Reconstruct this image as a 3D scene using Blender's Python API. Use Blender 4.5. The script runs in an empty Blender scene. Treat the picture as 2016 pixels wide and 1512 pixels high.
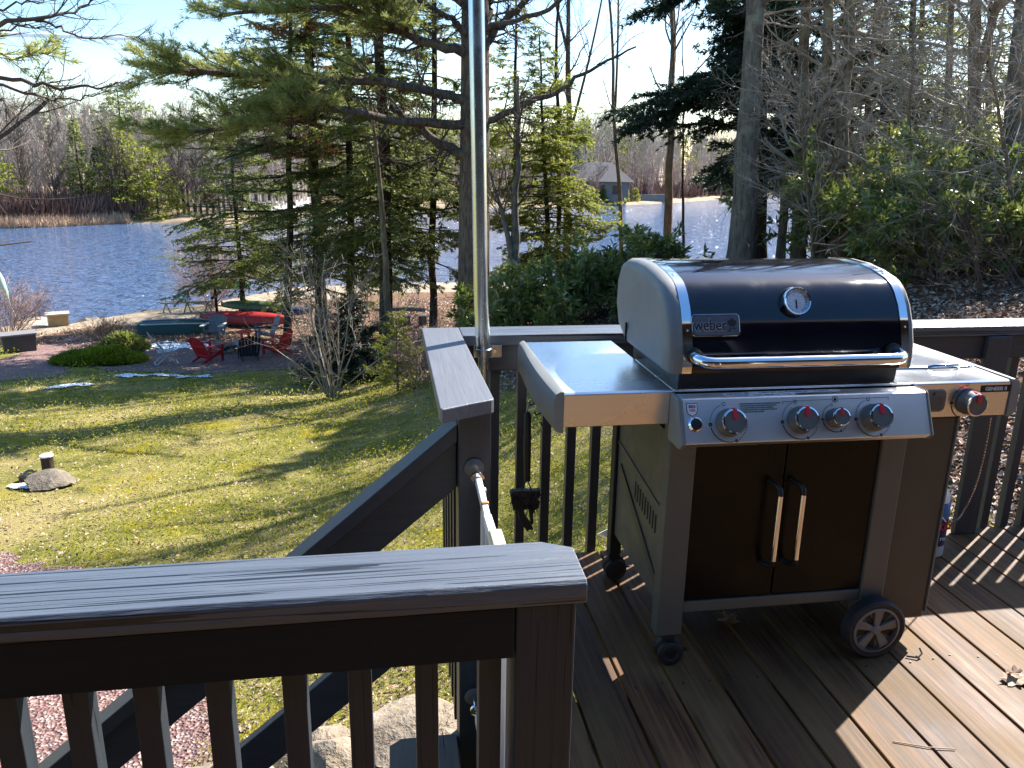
import bpy, bmesh, math, random
import numpy as np
from mathutils import Vector, Matrix
C = bpy.context.scene.collection
rad = math.radians
RNG = np.random.default_rng(7)
random.seed(7)
# ------------------------------------------------------------------ camera
F_PX = 1561.0; CAM = np.array([0, 0, 1.5])
def cam_axes(p, r, y):
    cy, sy = math.cos(y), math.sin(y)
    fwd = np.array([sy*math.cos(p), cy*math.cos(p), -math.sin(p)])
    right = np.array([cy, -sy, 0.0]); up = np.cross(right, fwd)
    return math.cos(r)*right+math.sin(r)*up, -math.sin(r)*right+math.cos(r)*up, fwd
AX = cam_axes(rad(15.692), rad(0.898), rad(9.126))
def ray(u, v):
    return ((u-1008)*AX[0]-(v-756)*AX[1]+F_PX*AX[2])/F_PX
def at(u, v, Y):            # point of the place seen at (u, v) of the survey photo at depth Y
    d = ray(u, v); return CAM+d*(Y/d[1])
cd = bpy.data.cameras.new('camera'); cam = bpy.data.objects.new('camera', cd); C.objects.link(cam)
cd.sensor_width = 36; cd.lens = F_PX/2016*36; cd.clip_start = 0.05; cd.clip_end = 3000
M = Matrix(((AX[0][0], AX[1][0], -AX[2][0]), (AX[0][1], AX[1][1], -AX[2][1]), (AX[0][2], AX[1][2], -AX[2][2]))).to_4x4()
M.translation = Vector(CAM); cam.matrix_world = M
bpy.context.scene.camera = cam
# ------------------------------------------------------------------ light
SUN = Vector((0.81, 0.58, 0)).normalized()*math.cos(rad(42.5)); SUN.z = math.sin(rad(42.5))
w = bpy.data.worlds.new('World'); bpy.context.scene.world = w; w.use_nodes = True
nt = w.node_tree; bg = nt.nodes['Background']
sk = nt.nodes.new('ShaderNodeTexSky'); sk.sky_type = 'NISHITA'; sk.sun_disc = False
sk.sun_elevation = rad(42.5); sk.sun_rotation = math.atan2(SUN.x, SUN.y)
sk.air_density = 1.0; sk.dust_density = .8; sk.ozone_density = 2.0
hs_ = nt.nodes.new('ShaderNodeHueSaturation'); hs_.inputs['Saturation'].default_value = 1.28; nt.links.new(sk.outputs[0], hs_.inputs['Color']); nt.links.new(hs_.outputs[0], bg.inputs[0]); bg.inputs[1].default_value = 0.10
sl = bpy.data.lights.new('sun', 'SUN'); sl.energy = 5.0; sl.angle = rad(0.53); sl.color = (1, .955, .885)
so = bpy.data.objects.new('sun', sl); C.objects.link(so)
so.rotation_euler = SUN.to_track_quat('Z', 'Y').to_euler(); so.location = (8, 6, 12)
vs = bpy.context.scene.view_settings
vs.view_transform = 'Standard'; vs.look = 'None'; vs.gamma = 1; vs.exposure = 1.55
bpy.context.scene.cycles.max_bounces = 7; bpy.context.scene.cycles.transparent_max_bounces = 6
# ------------------------------------------------------------------ materials
def newmat(name):
    m = bpy.data.materials.new(name); m.use_nodes = True
    return m, m.node_tree, m.node_tree.nodes['Principled BSDF']
def ramp(nt, fac, stops):
    r = nt.nodes.new('ShaderNodeValToRGB'); cr = r.color_ramp
    while len(cr.elements) < len(stops): cr.elements.new(0.5)
    for e, (p, c) in zip(cr.elements, stops):
        e.position = p; e.color = (*c, 1) if len(c) == 3 else c
    nt.links.new(fac, r.inputs[0]); return r.outputs[0]
def coords(nt, scale=(1, 1, 1), rot=(0, 0, 0), kind='Object'):
    tc = nt.nodes.new('ShaderNodeTexCoord'); mp = nt.nodes.new('ShaderNodeMapping')
    mp.inputs['Scale'].default_value = scale; mp.inputs['Rotation'].default_value = rot
    nt.links.new(tc.outputs[kind], mp.inputs[0]); return mp.outputs[0]
def noise(nt, vec, scale, detail=4, rough=.55, dist=0):
    n = nt.nodes.new('ShaderNodeTexNoise'); n.inputs['Scale'].default_value = scale
    n.inputs['Detail'].default_value = detail; n.inputs['Roughness'].default_value = rough
    n.inputs['Distortion'].default_value = dist
    if vec is not None: nt.links.new(vec, n.inputs['Vector'])
    return n.outputs['Fac']
def mix(nt, a, b, fac, mode='MIX'):
    m = nt.nodes.new('ShaderNodeMix'); m.data_type = 'RGBA'; m.blend_type = mode
    for s, v in ((m.inputs[6], a), (m.inputs[7], b), (m.inputs[0], fac)):
        if hasattr(v, 'is_output') or isinstance(v, bpy.types.NodeSocket): nt.links.new(v, s)
        elif isinstance(v, (int, float)): s.default_value = v
        else: s.default_value = (*v, 1)
    return m.outputs[2]
def mathn(nt, op, a, b=None):
    m = nt.nodes.new('ShaderNodeMath'); m.operation = op
    for s, v in zip(m.inputs, (a, b)):
        if v is None: continue
        if isinstance(v, bpy.types.NodeSocket): nt.links.new(v, s)
        else: s.default_value = v
    return m.outputs[0]
def bump(nt, b, h, strength, dist=.01):
    n = nt.nodes.new('ShaderNodeBump'); n.inputs['Strength'].default_value = strength
    n.inputs['Distance'].default_value = dist
    nt.links.new(h, n.inputs['Height']); nt.links.new(n.outputs[0], b.inputs['Normal'])
def objrand(nt):
    return nt.nodes.new('ShaderNodeObjectInfo').outputs['Random']
def hsv(nt, col, v, h=.5, s=1):
    n = nt.nodes.new('ShaderNodeHueSaturation'); nt.links.new(col, n.inputs['Color'])
    for k, x in (('Hue', h), ('Saturation', s), ('Value', v)):
        if isinstance(x, bpy.types.NodeSocket): nt.links.new(x, n.inputs[k])
        else: n.inputs[k].default_value = x
    return n.outputs[0]
def setc(nt, b, x):
    if isinstance(x, bpy.types.NodeSocket): nt.links.new(x, b.inputs['Base Color'])
    else: b.inputs['Base Color'].default_value = (*x, 1)
def plain(name, col, rough=.5, metal=0, var=.15, scale=8, bmp=0, bscale=60, coat=0, spec=.5):
    m, nt, b = newmat(name); v = coords(nt)
    n = noise(nt, v, scale)
    lo = tuple(c*(1-var) for c in col); hi = tuple(min(1, c*(1+var)) for c in col)
    setc(nt, b, ramp(nt, n, [(.3, lo), (.7, hi)]))
    r = ramp(nt, noise(nt, v, scale*2.3), [(.3, (max(0, rough-.08),)*3), (.7, (min(1, rough+.08),)*3)])
    nt.links.new(r, b.inputs['Roughness'])
    b.inputs['Metallic'].default_value = metal; b.inputs['Coat Weight'].default_value = coat
    b.inputs['Specular IOR Level'].default_value = spec
    if bmp: bump(nt, b, noise(nt, v, bscale), bmp, .004)
    return m
def grainwood(name, col, axis, rough=.55, var=.25, cracks=0, bmp=.35, spec=.5, hue=None):
    m, nt, b = newmat(name)
    s = [14, 14, 14]; s[axis] = .9
    v = coords(nt, tuple(s)); n1 = noise(nt, v, 4.0, 6, .65, .4)
    s2 = [3, 3, 3]; s2[axis] = .5
    v2 = coords(nt, tuple(s2)); n2 = noise(nt, v2, 1.6, 3)
    c = ramp(nt, n1, [(.25, tuple(x*(1-var) for x in col)), (.6, col), (.85, tuple(x*(1+var) for x in col))])
    c = mix(nt, c, hue or tuple(x*.75 for x in col), ramp(nt, n2, [(.4, (0, 0, 0)), (.7, (.7, .7, .7))]))
    h = n1
    if cracks:
        s3 = [48, 48, 48]; s3[axis] = .38
        v3 = coords(nt, tuple(s3)); n3 = noise(nt, v3, 1.0, 2, .5, .25)
        cr = mathn(nt, 'MULTIPLY', mathn(nt, 'ABSOLUTE', mathn(nt, 'SUBTRACT', mathn(nt, 'FRACT', mathn(nt, 'MULTIPLY', n3, 6.0)), .5)), .16)
        n4 = noise(nt, coords(nt, tuple([5 if i != axis else 1.4 for i in range(3)])), 1.3, 2)
        wd = mathn(nt, 'MULTIPLY', mathn(nt, 'SUBTRACT', n4, .40), .09*cracks)
        msk = mathn(nt, 'LESS_THAN', cr, wd)
        c = mix(nt, c, tuple(x*.05 for x in col), mathn(nt, 'MULTIPLY', msk, 1.0))
        h = mathn(nt, 'SUBTRACT', n1, mathn(nt, 'MULTIPLY', msk, 2.2))
    setc(nt, b, c); b.inputs['Roughness'].default_value = rough; b.inputs['Specular IOR Level'].default_value = spec
    bump(nt, b, h, bmp, .006)
    return m
MT = {}
def rail_mats(axis):
    return grainwood('charcoal_rail_paint_%d' % axis, (.042, .047, .056), axis, .42, .25, 0, .3, .55)
for a_, k_ in ((0, 'railx'), (1, 'raily'), (2, 'railz')): MT[k_] = rail_mats(a_)
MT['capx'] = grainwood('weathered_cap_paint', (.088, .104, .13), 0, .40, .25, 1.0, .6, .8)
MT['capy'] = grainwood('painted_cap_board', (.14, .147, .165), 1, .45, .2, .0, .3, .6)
MT['railbrown'] = grainwood('charcoal_brown_post_paint', (.030, .038, .048), 2, .55, .3, .25, .45)
MT['rawwood'] = grainwood('raw_pine', (.36, .26, .13), 1, .6, .2)
MT['white'] = plain('white_enamel', (.78, .78, .77), .35, 0, .05)
MT['cream'] = plain('cream_plastic', (.62, .57, .38), .5, 0, .08)
MT['rust'] = plain('rust_plastic', (.50, .22, .06), .5, 0, .1)
MT['chrome'] = plain('chrome', (.80, .80, .81), .07, 1, .05)
MT['zinc'] = plain('galvanised_steel', (.60, .64, .64), .24, 1, .05, 5)
MT['taupe'] = plain('taupe_powder_coat', (.112, .115, .105), .45, .2, .06, 6, .05, 300)
MT['taupe_dark'] = plain('dark_taupe_powder_coat', (.066, .066, .056), .42, .15, .08, 4)
MT['greyplastic'] = plain('warm_grey_moulding', (.21, .215, .205), .5, .1, .05, 5, .05, 400)
MT['glossblack'] = plain('black_porcelain_enamel', (.003, .004, .009), .08, 0, .2, 5, 0, 60, .15, .5)
MT['doorblack'] = plain('dark_bronze_door_enamel', (.003, .003, .0035), .26, 0, .35, 3, 0, 60, 0, .20)
MT['black'] = plain('black_plastic', (.012, .012, .013), .5, 0, .2, 30)
MT['knob'] = plain('knob_grey_rubber', (.135, .132, .122), .45, .2, .08, 30)
MT['red'] = plain('red_mark', (.62, .02, .04), .4, 0, .05)
MT['ink'] = plain('black_ink', (.01, .01, .012), .6, 0, .05)
MT['wheelgrey'] = plain('wheel_hub_grey', (.20, .185, .165), .55, 0, .1, 10)
MT['tyre'] = plain('black_rubber_tyre', (.015, .016, .02), .6, 0, .2, 40, .2, 200)
def brushed(name, col=(.84, .83, .82), rough=.22, axis=0):
    m, nt, b = newmat(name); s = [500, 500, 500]; s[axis] = 3
    n = noise(nt, coords(nt, tuple(s)), 1.0, 3)
    n2 = noise(nt, coords(nt), 3.0, 4)
    setc(nt, b, mix(nt, col, tuple(c*.86 for c in col), n))
    nt.links.new(ramp(nt, n2, [(.3, (rough-.05,)*3), (.7, (rough+.09,)*3)]), b.inputs['Roughness'])
    b.inputs['Metallic'].default_value = 1; b.inputs['Anisotropic'].default_value = .55
    bump(nt, b, n, .06, .001)
    return m
MT['steel'] = brushed('brushed_stainless'); MT['steelface'] = brushed('brushed_stainless_face', (.88, .86, .84), .42)
def stain_wood():
    m, nt, b = newmat('stained_deck_board'); rnd = objrand(nt)
    tc = nt.nodes.new('ShaderNodeTexCoord'); mp = nt.nodes.new('ShaderNodeMapping')
    mp.inputs['Scale'].default_value = (11, .7, 11)
    cmb = nt.nodes.new('ShaderNodeCombineXYZ'); nt.links.new(mathn(nt, 'MULTIPLY', rnd, 37), cmb.inputs[1]); nt.links.new(mathn(nt, 'MULTIPLY', rnd, 91), cmb.inputs[0])
    nt.links.new(tc.outputs['Object'], mp.inputs[0]); nt.links.new(cmb.outputs[0], mp.inputs['Location'])
    n1 = noise(nt, mp.outputs[0], 2.2, 3, .5, .6)
    wv = nt.nodes.new('ShaderNodeTexWave'); wv.bands_direction = 'X'; wv.inputs['Scale'].default_value = .9
    wv.inputs['Distortion'].default_value = 14; wv.inputs['Detail'].default_value = 3; wv.inputs['Detail Scale'].default_value = .55
    nt.links.new(mp.outputs[0], wv.inputs['Vector']); g = wv.outputs['Fac']
    g2 = noise(nt, coords(nt, (62, 1.7, 62)), 1.0, 6, .72, .8)
    c = ramp(nt, g, [(.05, (.060, .025, .010)), (.4, (.120, .053, .021)), (.95, (.175, .086, .034))])
    c = mix(nt, c, ramp(nt, noise(nt, mp.outputs[0], 1.1, 5, .6, 1.2), [(.3, (.050, .020, .009)), (.7, (.185, .085, .032))]), .6)
    c = mix(nt, c, (.026, .012, .008), ramp(nt, g2, [(.46, (0, 0, 0)), (.60, (.9, .9, .9))]))
    blot = noise(nt, coords(nt, (3, 1.2, 3)), 1.7, 4, .6)
    c = mix(nt, c, (.160, .100, .040), ramp(nt, blot, [(.40, (0, 0, 0)), (.66, (.7, .7, .7))]))
    vor = nt.nodes.new('ShaderNodeTexVoronoi'); vor.inputs['Scale'].default_value = 1.0
    nt.links.new(coords(nt, (9, 1.6, 1)), vor.inputs['Vector'])
    kn = ramp(nt, vor.outputs['Distance'], [(.0, (1, 1, 1)), (.075, (.8, .8, .8)), (.1, (0, 0, 0))])
    c = mix(nt, c, (.05, .026, .016), kn)
    c = hsv(nt, c, mathn(nt, 'ADD', mathn(nt, 'MULTIPLY', rnd, .55), .70))
    setc(nt, b, c)
    b.inputs['Specular IOR Level'].default_value = .3
    nt.links.new(ramp(nt, blot, [(.3, (.5,)*3), (.7, (.75,)*3)]), b.inputs['Roughness'])
    bump(nt, b, mathn(nt, 'ADD', mathn(nt, 'MULTIPLY', g, .10), g2), .35, .003)
    return m
MT['deck'] = stain_wood()
# ------------------------------------------------------------------ mesh helpers
def wloc(p):
    v = Vector((0, 0, 0))
    while p: v += p.location; p = p.parent
    return v
def link(name, me, mt, parent=None, bevel=0, world=True, loc=None):
    o = bpy.data.objects.new(name, me); C.objects.link(o)
    if mt: me.materials.append(MT[mt] if isinstance(mt, str) else mt)
    if parent is not None:
        o.parent = parent
        if world:
            off = wloc(parent); me.transform(Matrix.Translation(-off))
    elif loc is not None:
        o.location = loc; me.transform(Matrix.Translation(-Vector(loc)))
    if bevel:
        b = o.modifiers.new('bevel', 'BEVEL'); b.width = bevel; b.segments = 2; b.limit_method = 'ANGLE'; b.angle_limit = rad(35)
    return o
class MB:
    def __init__(s): s.v = []; s.f = []; s.sm = []
    def add(s, v, f, smooth=False):
        k = len(s.v); s.v += [tuple(p) for p in v]; s.f += [[i+k for i in q] for q in f]; s.sm += [smooth]*len(f)
        return s
    def box(s, x0, x1, y0, y1, z0, z1):
        return s.add([(x, y, z) for x in (x0, x1) for y in (y0, y1) for z in (z0, z1)],
              [(0, 1, 3, 2), (4, 6, 7, 5), (0, 4, 5, 1), (2, 3, 7, 6), (0, 2, 6, 4), (1, 5, 7, 3)])
    def hull8(s, a, b):      # two quads (lists of four points) joined
        return s.add(list(a)+list(b), [(3, 2, 1, 0), (4, 5, 6, 7)]+[(i, (i+1) % 4, 4+(i+1) % 4, 4+i) for i in range(4)])
    def bar(s, p, q, w, h, up=(0, 0, 1)):
        p = Vector(p); q = Vector(q); d = (q-p).normalized(); u = Vector(up); sx = d.cross(u)
        if sx.length < 1e-4: sx = d.cross(Vector((1, 0, 0)))
        sx.normalize(); u = sx.cross(d).normalized()
        return s.hull8([p+sx*a*w/2+u*b*h/2 for a, b in ((-1, -1), (1, -1), (1, 1), (-1, 1))], [q+sx*a*w/2+u*b*h/2 for a, b in ((-1, -1), (1, -1), (1, 1), (-1, 1))])
    def tube(s, pts, r, n=12, caps=True):
        pts = [Vector(p) for p in pts]; rs = r if isinstance(r, (list, tuple)) else [r]*len(pts)
        k = len(s.v); fr = None
        for i, p in enumerate(pts):
            t = (pts[min(i+1, len(pts)-1)]-pts[max(i-1, 0)]).normalized()
            if fr is None: fr = t.orthogonal().normalized()
            fr = (fr-t*fr.dot(t)).normalized(); b = t.cross(fr)
            for j in range(n):
                a = 2*math.pi*j/n; s.v.append(tuple(p+(fr*math.cos(a)+b*math.sin(a))*rs[i]))
        for i in range(len(pts)-1):
            for j in range(n):
                s.f.append([k+i*n+j, k+i*n+(j+1) % n, k+(i+1)*n+(j+1) % n, k+(i+1)*n+j]); s.sm.append(True)
        if caps:
            s.f.append([k+j for j in range(n)][::-1]); s.sm.append(False)
            s.f.append([k+(len(pts)-1)*n+j for j in range(n)]); s.sm.append(False)
        return s
    def cyl(s, p, q, r, n=24, r2=None): return s.tube([p, q], [r, r if r2 is None else r2], n)
    def lathe(s, prof, c, axis, n=24, caps=True):      # prof: (radius, along)
        c = Vector(c); ax = Vector(axis).normalized(); u = ax.orthogonal().normalized(); b = ax.cross(u); k = len(s.v)
        for r, h in prof:
            for j in range(n):
                a = 2*math.pi*j/n; s.v.append(tuple(c+ax*h+(u*math.cos(a)+b*math.sin(a))*r))
        for i in range(len(prof)-1):
            for j in range(n):
                s.f.append([k+i*n+j, k+i*n+(j+1) % n, k+(i+1)*n+(j+1) % n, k+(i+1)*n+j]); s.sm.append(True)
        if caps:
            s.f.append([k+j for j in range(n)][::-1]); s.sm.append(False)
            s.f.append([k+(len(prof)-1)*n+j for j in range(n)]); s.sm.append(False)
        return s
    def prism(s, prof, x0, x1, axis=0, smooth=False):      # closed profile extruded along an axis (profile = the two other coordinates in order)
        n = len(prof)
        def P(c, a):
            q = list(c); q.insert(axis, a); return tuple(q)
        s.add([P(c, x0) for c in prof]+[P(c, x1) for c in prof], [], False); k = len(s.v)-2*n
        s.f.append([k+i for i in range(n)]); s.sm.append(False)
        s.f.append([k+n+i for i in range(n)][::-1]); s.sm.append(False)
        for i in range(n):
            s.f.append([k+i, k+n+i, k+n+(i+1) % n, k+(i+1) % n]); s.sm.append(smooth)
        return s
    def build(s, name, mt, parent=None, bevel=0, world=True, loc=None, fix=True):
        me = bpy.data.meshes.new(name); me.from_pydata(s.v, [], s.f); me.update()
        if fix:
            bm = bmesh.new(); bm.from_mesh(me); bmesh.ops.recalc_face_normals(bm, faces=bm.faces); bm.to_mesh(me); bm.free()
        me.polygons.foreach_set('use_smooth', s.sm)
        o = link(name, me, mt, parent, bevel, world, loc)
        if any(s.sm): me.set_sharp_from_angle(angle=rad(38))
        return o
def tag(o, label=None, cat=None, group=None, kind=None):
    if label: o['label'] = label
    if cat: o['category'] = cat
    if group: o['group'] = group
    if kind: o['kind'] = kind
    return o
def thing(name, label, cat, loc=(0, 0, 0), rz=0, group=None):
    o = bpy.data.objects.new(name, None); C.objects.link(o); o.location = tuple(float(x) for x in loc); o.rotation_euler = (0, 0, rz)
    o.empty_display_size = .1
    return tag(o, label, cat, group)
def children(o): return [c for c in list(C.objects) if c.parent == o]
def dup(root, loc, rz, label, s=1):
    kids = {}
    for o in C.objects:
        if o.parent: kids.setdefault(o.parent, []).append(o)
    def cp(o, par):
        c = o.copy(); C.objects.link(c); c.parent = par
        for k in kids.get(o, []): cp(k, c)
        return c
    r = cp(root, None); r.location = tuple(float(x) for x in loc); r.rotation_euler = (0, 0, rz); r.scale = (s, s, s); r['label'] = label
    return r
def np_mesh(name, V, Fc, mt, parent=None, smooth=False, world=True, loc=None):
    V = np.ascontiguousarray(V, dtype=np.float32).reshape(-1, 3); Fc = np.ascontiguousarray(Fc, dtype=np.int32); k = Fc.shape[1]
    me = bpy.data.meshes.new(name); me.vertices.add(len(V)); me.vertices.foreach_set('co', V.ravel())
    me.loops.add(Fc.size); me.loops.foreach_set('vertex_index', Fc.ravel())
    me.polygons.add(len(Fc)); me.polygons.foreach_set('loop_start', np.arange(len(Fc), dtype=np.int32)*k)
    me.polygons.foreach_set('loop_total', np.full(len(Fc), k, dtype=np.int32))
    me.polygons.foreach_set('use_smooth', np.full(len(Fc), smooth)); me.update(calc_edges=True)
    return link(name, me, mt, parent, 0, world, loc)
def text(name, s, size, mt, parent, loc, xdir, ydir, ext=.0008, bold=0, align='CENTER', sx=1):
    cu = bpy.data.curves.new('t', 'FONT'); cu.body = s; cu.size = size; cu.extrude = ext; cu.align_x = align; cu.align_y = 'CENTER'; cu.offset = bold; cu.resolution_u = 3
    o = bpy.data.objects.new('t', cu); C.objects.link(o); dg = bpy.context.evaluated_depsgraph_get()
    me = bpy.data.meshes.new_from_object(o.evaluated_get(dg)); bpy.data.objects.remove(o)
    X = Vector(xdir).normalized(); Y = Vector(ydir).normalized(); Z = X.cross(Y)
    R4 = Matrix(((X.x*sx, Y.x, Z.x), (X.y*sx, Y.y, Z.y), (X.z*sx, Y.z, Z.z))).to_4x4(); R4.translation = Vector(loc)
    me.transform(R4); me.materials.clear()
    return link(name, me, mt, parent)
# ================================================================== DECK
GAP = .009
deck = thing('wooden_deck', 'brown stained plank deck that carries the grill', 'deck', (2.5, 1, 0))
k0 = -3
for k in range(-18, 33):
    x0 = .667+.150*k; x1 = x0+.150-GAP
    y1 = 2.79; y0 = -1.45
    if x1 < .27: y1 = 1.16
    elif x0 < .27: x0 = .262
    MB().box(x0, x1, y0+.003*(k % 3), y1+.004*math.sin(k*7), -.027, 0+.0012*math.sin(k*5)).build('deck_board', 'deck', deck, .003)
MB().box(.262, 5.6, 2.735, 2.775, -.24, -.03).build('rim_joist', 'railx', deck)
MB().box(.262, .30, 1.14, 2.73, -.24, -.03).build('rim_joist', 'rawwood', deck)
for px_ in (.5, 3.2, 5.4):
    MB().box(px_, px_+.14, 2.58, 2.72, -4.5, -.245).build('support_post', 'railz', deck)
for yy in (.2, 1.0, 1.9):
    MB().box(.31, 5.6, yy, yy+.04, -.24, -.032).build('joist', 'railz', deck)
# nail heads / screws in the boards
mb = MB()
for k in range(-1, 32):
    for yy in (1.35, 1.95, 2.5):
        for dx in (.03, .115):
            x = .667+.15*k+dx; y = yy+random.uniform(-.012, .012)
            if x > .3: mb.cyl((x, y, -.001), (x, y, .0022), .0032, 8)
mb.build('nail_heads', 'black', deck)
# dry leaves
def curled_leaf(mbu, c, r, rz, amp=.35):
    n = 11; pts = [(0, 0, r*.12)]
    for i in range(n*2):
        a = math.pi*i/n; rr = r*(.80+.20*math.cos(a*7))*(1 if i % 2 else .95)
        z = r*amp*(math.sin(a*2+1)+1.05)*rr/r*.6
        pts.append((rr*math.cos(a+rz), rr*math.sin(a+rz)*.62, z))
    mbu.add([(c[0]+p[0], c[1]+p[1], c[2]+p[2]) for p in pts], [(0, 1+i, 1+(i+1) % (2*n)) for i in range(2*n)], False)
MT['dryleaf'] = plain('dry_oak_leaf', (.34, .24, .16), .7, 0, .3, 30)
for nm, p, r, rz, lb in (('dry_leaf', (1.115, 2.235, .002), .045, .5, 'curled brown dead leaf in the shade underneath the grill'),
                     ('dry_leaf', (1.85, 1.81, .002), .05, 2.1, 'pale dead leaf on the sunlit deck boards at the right edge')):
    m_ = MB(); curled_leaf(m_, p, r, rz); curled_leaf(m_, (p[0]+.012, p[1]+.02, p[2]+.01), r*.7, rz+1.7, .5)
    if r < .05: m_.tube([(p[0], p[1], .01), (p[0]-.005, p[1]+.03, .03), (p[0]-.012, p[1]+.05, .032)], .0015, 5)
    tag(m_.build(nm, 'dryleaf', None, 0, loc=p, fix=False), lb, 'leaf', 'dead leaves on the deck')
t_ = MB().tube([(1.32, 1.62, .004), (1.40, 1.585, .005), (1.47, 1.57, .004)], .0016, 5)
tag(t_.build('pine_needle_twig', 'dryleaf', loc=(1.4, 1.6, 0)), 'thin bare twig lying on the sunlit boards in front of the grill wheel', 'twig')
t_ = MB().tube([(1.60, 1.97, .004), (1.63, 1.955, .006), (1.65, 1.965, .012), (1.655, 1.985, .018)], .003, 6)
tag(t_.build('bent_twig', 'black', loc=(1.63, 1.96, 0)), 'small dark bent twig on the deck just right of the grill wheel', 'twig')
# ------------------------------------------------------------------ near railing (right under the camera)
def baluster(x, y, z0, z1, parent, w=.035, mt='railz'):
    return MB().box(x, x+w, y, y+w, z0, z1).build('baluster', mt, parent, .002)
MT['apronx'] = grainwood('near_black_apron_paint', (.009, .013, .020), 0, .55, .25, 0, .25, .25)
nr = thing('near_railing', 'charcoal painted railing across the lower left, with a cracked weathered cap', 'railing', (-1, 1.1, 0))
# cap with worn corner
def cap_mesh():
    me = bmesh.new(); n = 60
    prof = [(1.028, .862), (1.026, .872), (1.027, .893), (1.033, .900), (1.158, .9005), (1.168, .893), (1.168, .862)]
    xs = [-2.6+i*(2.6+.286)/n for i in range(n+1)]
    rows = []
    rg = random.Random(3)
    for i, x in enumerate(xs):
        f = max(0, (x-.25)/.036)
        row = []
        for (y, z) in prof:
            yy = y+(.0004*rg.uniform(-1, 1) if y < 1.04 else 0)
            if f > 0:
                yy = yy if yy < 1.098 else 1.098+(yy-1.098)*(1-.42*min(1, f)**2.2)
            row.append(me.verts.new((x if not (f > 0 and y < 1.04) else x-.002, yy, z+(0.0004*rg.uniform(-1, 1) if y < 1.04 and z > .87 else 0))))
        rows.append(row)
    for a, b in zip(rows, rows[1:]):
        for j in range(len(prof)):
            me.faces.new((a[j], a[(j+1) % 7], b[(j+1) % 7], b[j]))
    me.faces.new(rows[0]); me.faces.new(rows[-1][::-1]); bmesh.ops.recalc_face_normals(me, faces=me.faces)
    m = bpy.data.meshes.new('cap_board'); me.to_mesh(m); me.free(); return m
link('cap_board', cap_mesh(), 'capx', nr, .0015)
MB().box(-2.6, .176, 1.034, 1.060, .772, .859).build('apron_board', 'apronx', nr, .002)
MB().box(.178, .271, 1.036, 1.125, -.24, .860).build('post', 'railbrown', nr, .004)
for x in (-.971, -.870, -.769, -.667, -.575, -.479, -.383, -.282, -.172, -.075, .027):
    baluster(x, 1.0625, -.18, .86, nr, mt='railbrown')
baluster(.126, 1.0625, -.18, .86, nr, mt='railbrown')
MB().box(-2.6, .26, 1.10, 1.14, -.24, -.029).build('rim_joist', 'railx', nr)
# ------------------------------------------------------------------ far railing
fr = thing('far_railing', 'charcoal railing behind the grill with its short return down to the stair post', 'railing', (1.5, 2.8, 0))
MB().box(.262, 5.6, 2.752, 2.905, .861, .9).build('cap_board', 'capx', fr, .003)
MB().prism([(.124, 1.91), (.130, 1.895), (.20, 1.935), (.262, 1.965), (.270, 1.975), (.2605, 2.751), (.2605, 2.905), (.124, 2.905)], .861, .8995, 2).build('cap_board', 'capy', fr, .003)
MB().box(.27, 5.6, 2.766, 2.790, .765, .859).build('apron_board', 'railx', fr, .002)
MB().box(.212, .236, 2.06, 2.76, .768, .859).build('apron_board', 'raily', fr, .002)
for i in range(53):
    x = .373+.0975*i
    if 2.30 < x < 2.45: continue
    if i == 0: x = .368
    baluster(x, 2.7925, -.22, .86, fr)
for i in range(5):
    baluster(.176, 2.145+.112*i, -.22, .86, fr)
MB().box(.180, .269, 2.02, 2.11, -.42, .860).build('stair_post', 'railz', fr, .003)
MB().box(2.352, 2.452, 2.738, 2.7655, -.0, .860).build('post', 'railz', fr, .004)
MB().box(.236, .34, 2.81, 2.90, -.3, .859).build('corner_post', 'railz', fr, .003)
# ------------------------------------------------------------------ stairs
st = thing('staircase', 'wooden stairs going down to the left from the deck opening, with a sloping handrail', 'stairs', (-1, 1.6, -1))
S = .845
def slope(x): return .815-S*(.18-x)
x_end = -2.75
def sl_board(z_off_top, h, y0, y1, mt, name, xs=.179, bev=.003):
    a = [(xs, y, slope(xs)+z_off_top-dz) for y, dz in ((y0, h), (y1, h), (y1, 0), (y0, 0))]
    b = [(x_end, y, slope(x_end)+z_off_top-dz) for y, dz in ((y0, h), (y1, h), (y1, 0), (y0, 0))]
    return MB().hull8(a, b).build(name, mt, st, bev)
sl_board(0, .05, 2.03, 2.125, 'railx', 'handrail_cap')
sl_board(-.0515, .145, 2.058, 2.094, 'railx', 'handrail_apron')
sl_board(-.450, .145, 2.055, 2.09, 'railx', 'lower_rail')
sl_board(-1.02, .26, 2.05, 2.088, 'railx', 'stringer')
sl_board(-1.02, .26, 1.17, 1.208, 'railx', 'stringer')
MT['tread'] = grainwood('grey_brown_tread', (.20, .14, .095), 1, .65, .25, .3)
for i in range(13):
    z = -.20*(i+1); x = .175-.236*i
    MB().box(x-.205, x+.02+(-.02 if i == 0 else 0), 1.16, 2.06, z-.036, z).build('tread', 'tread', st, .003)
MB().box(x_end-.09, x_end-.002, 2.03, 2.12, -3.3, slope(x_end)+.02).build('newel_post', 'railz', st, .003)
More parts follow.
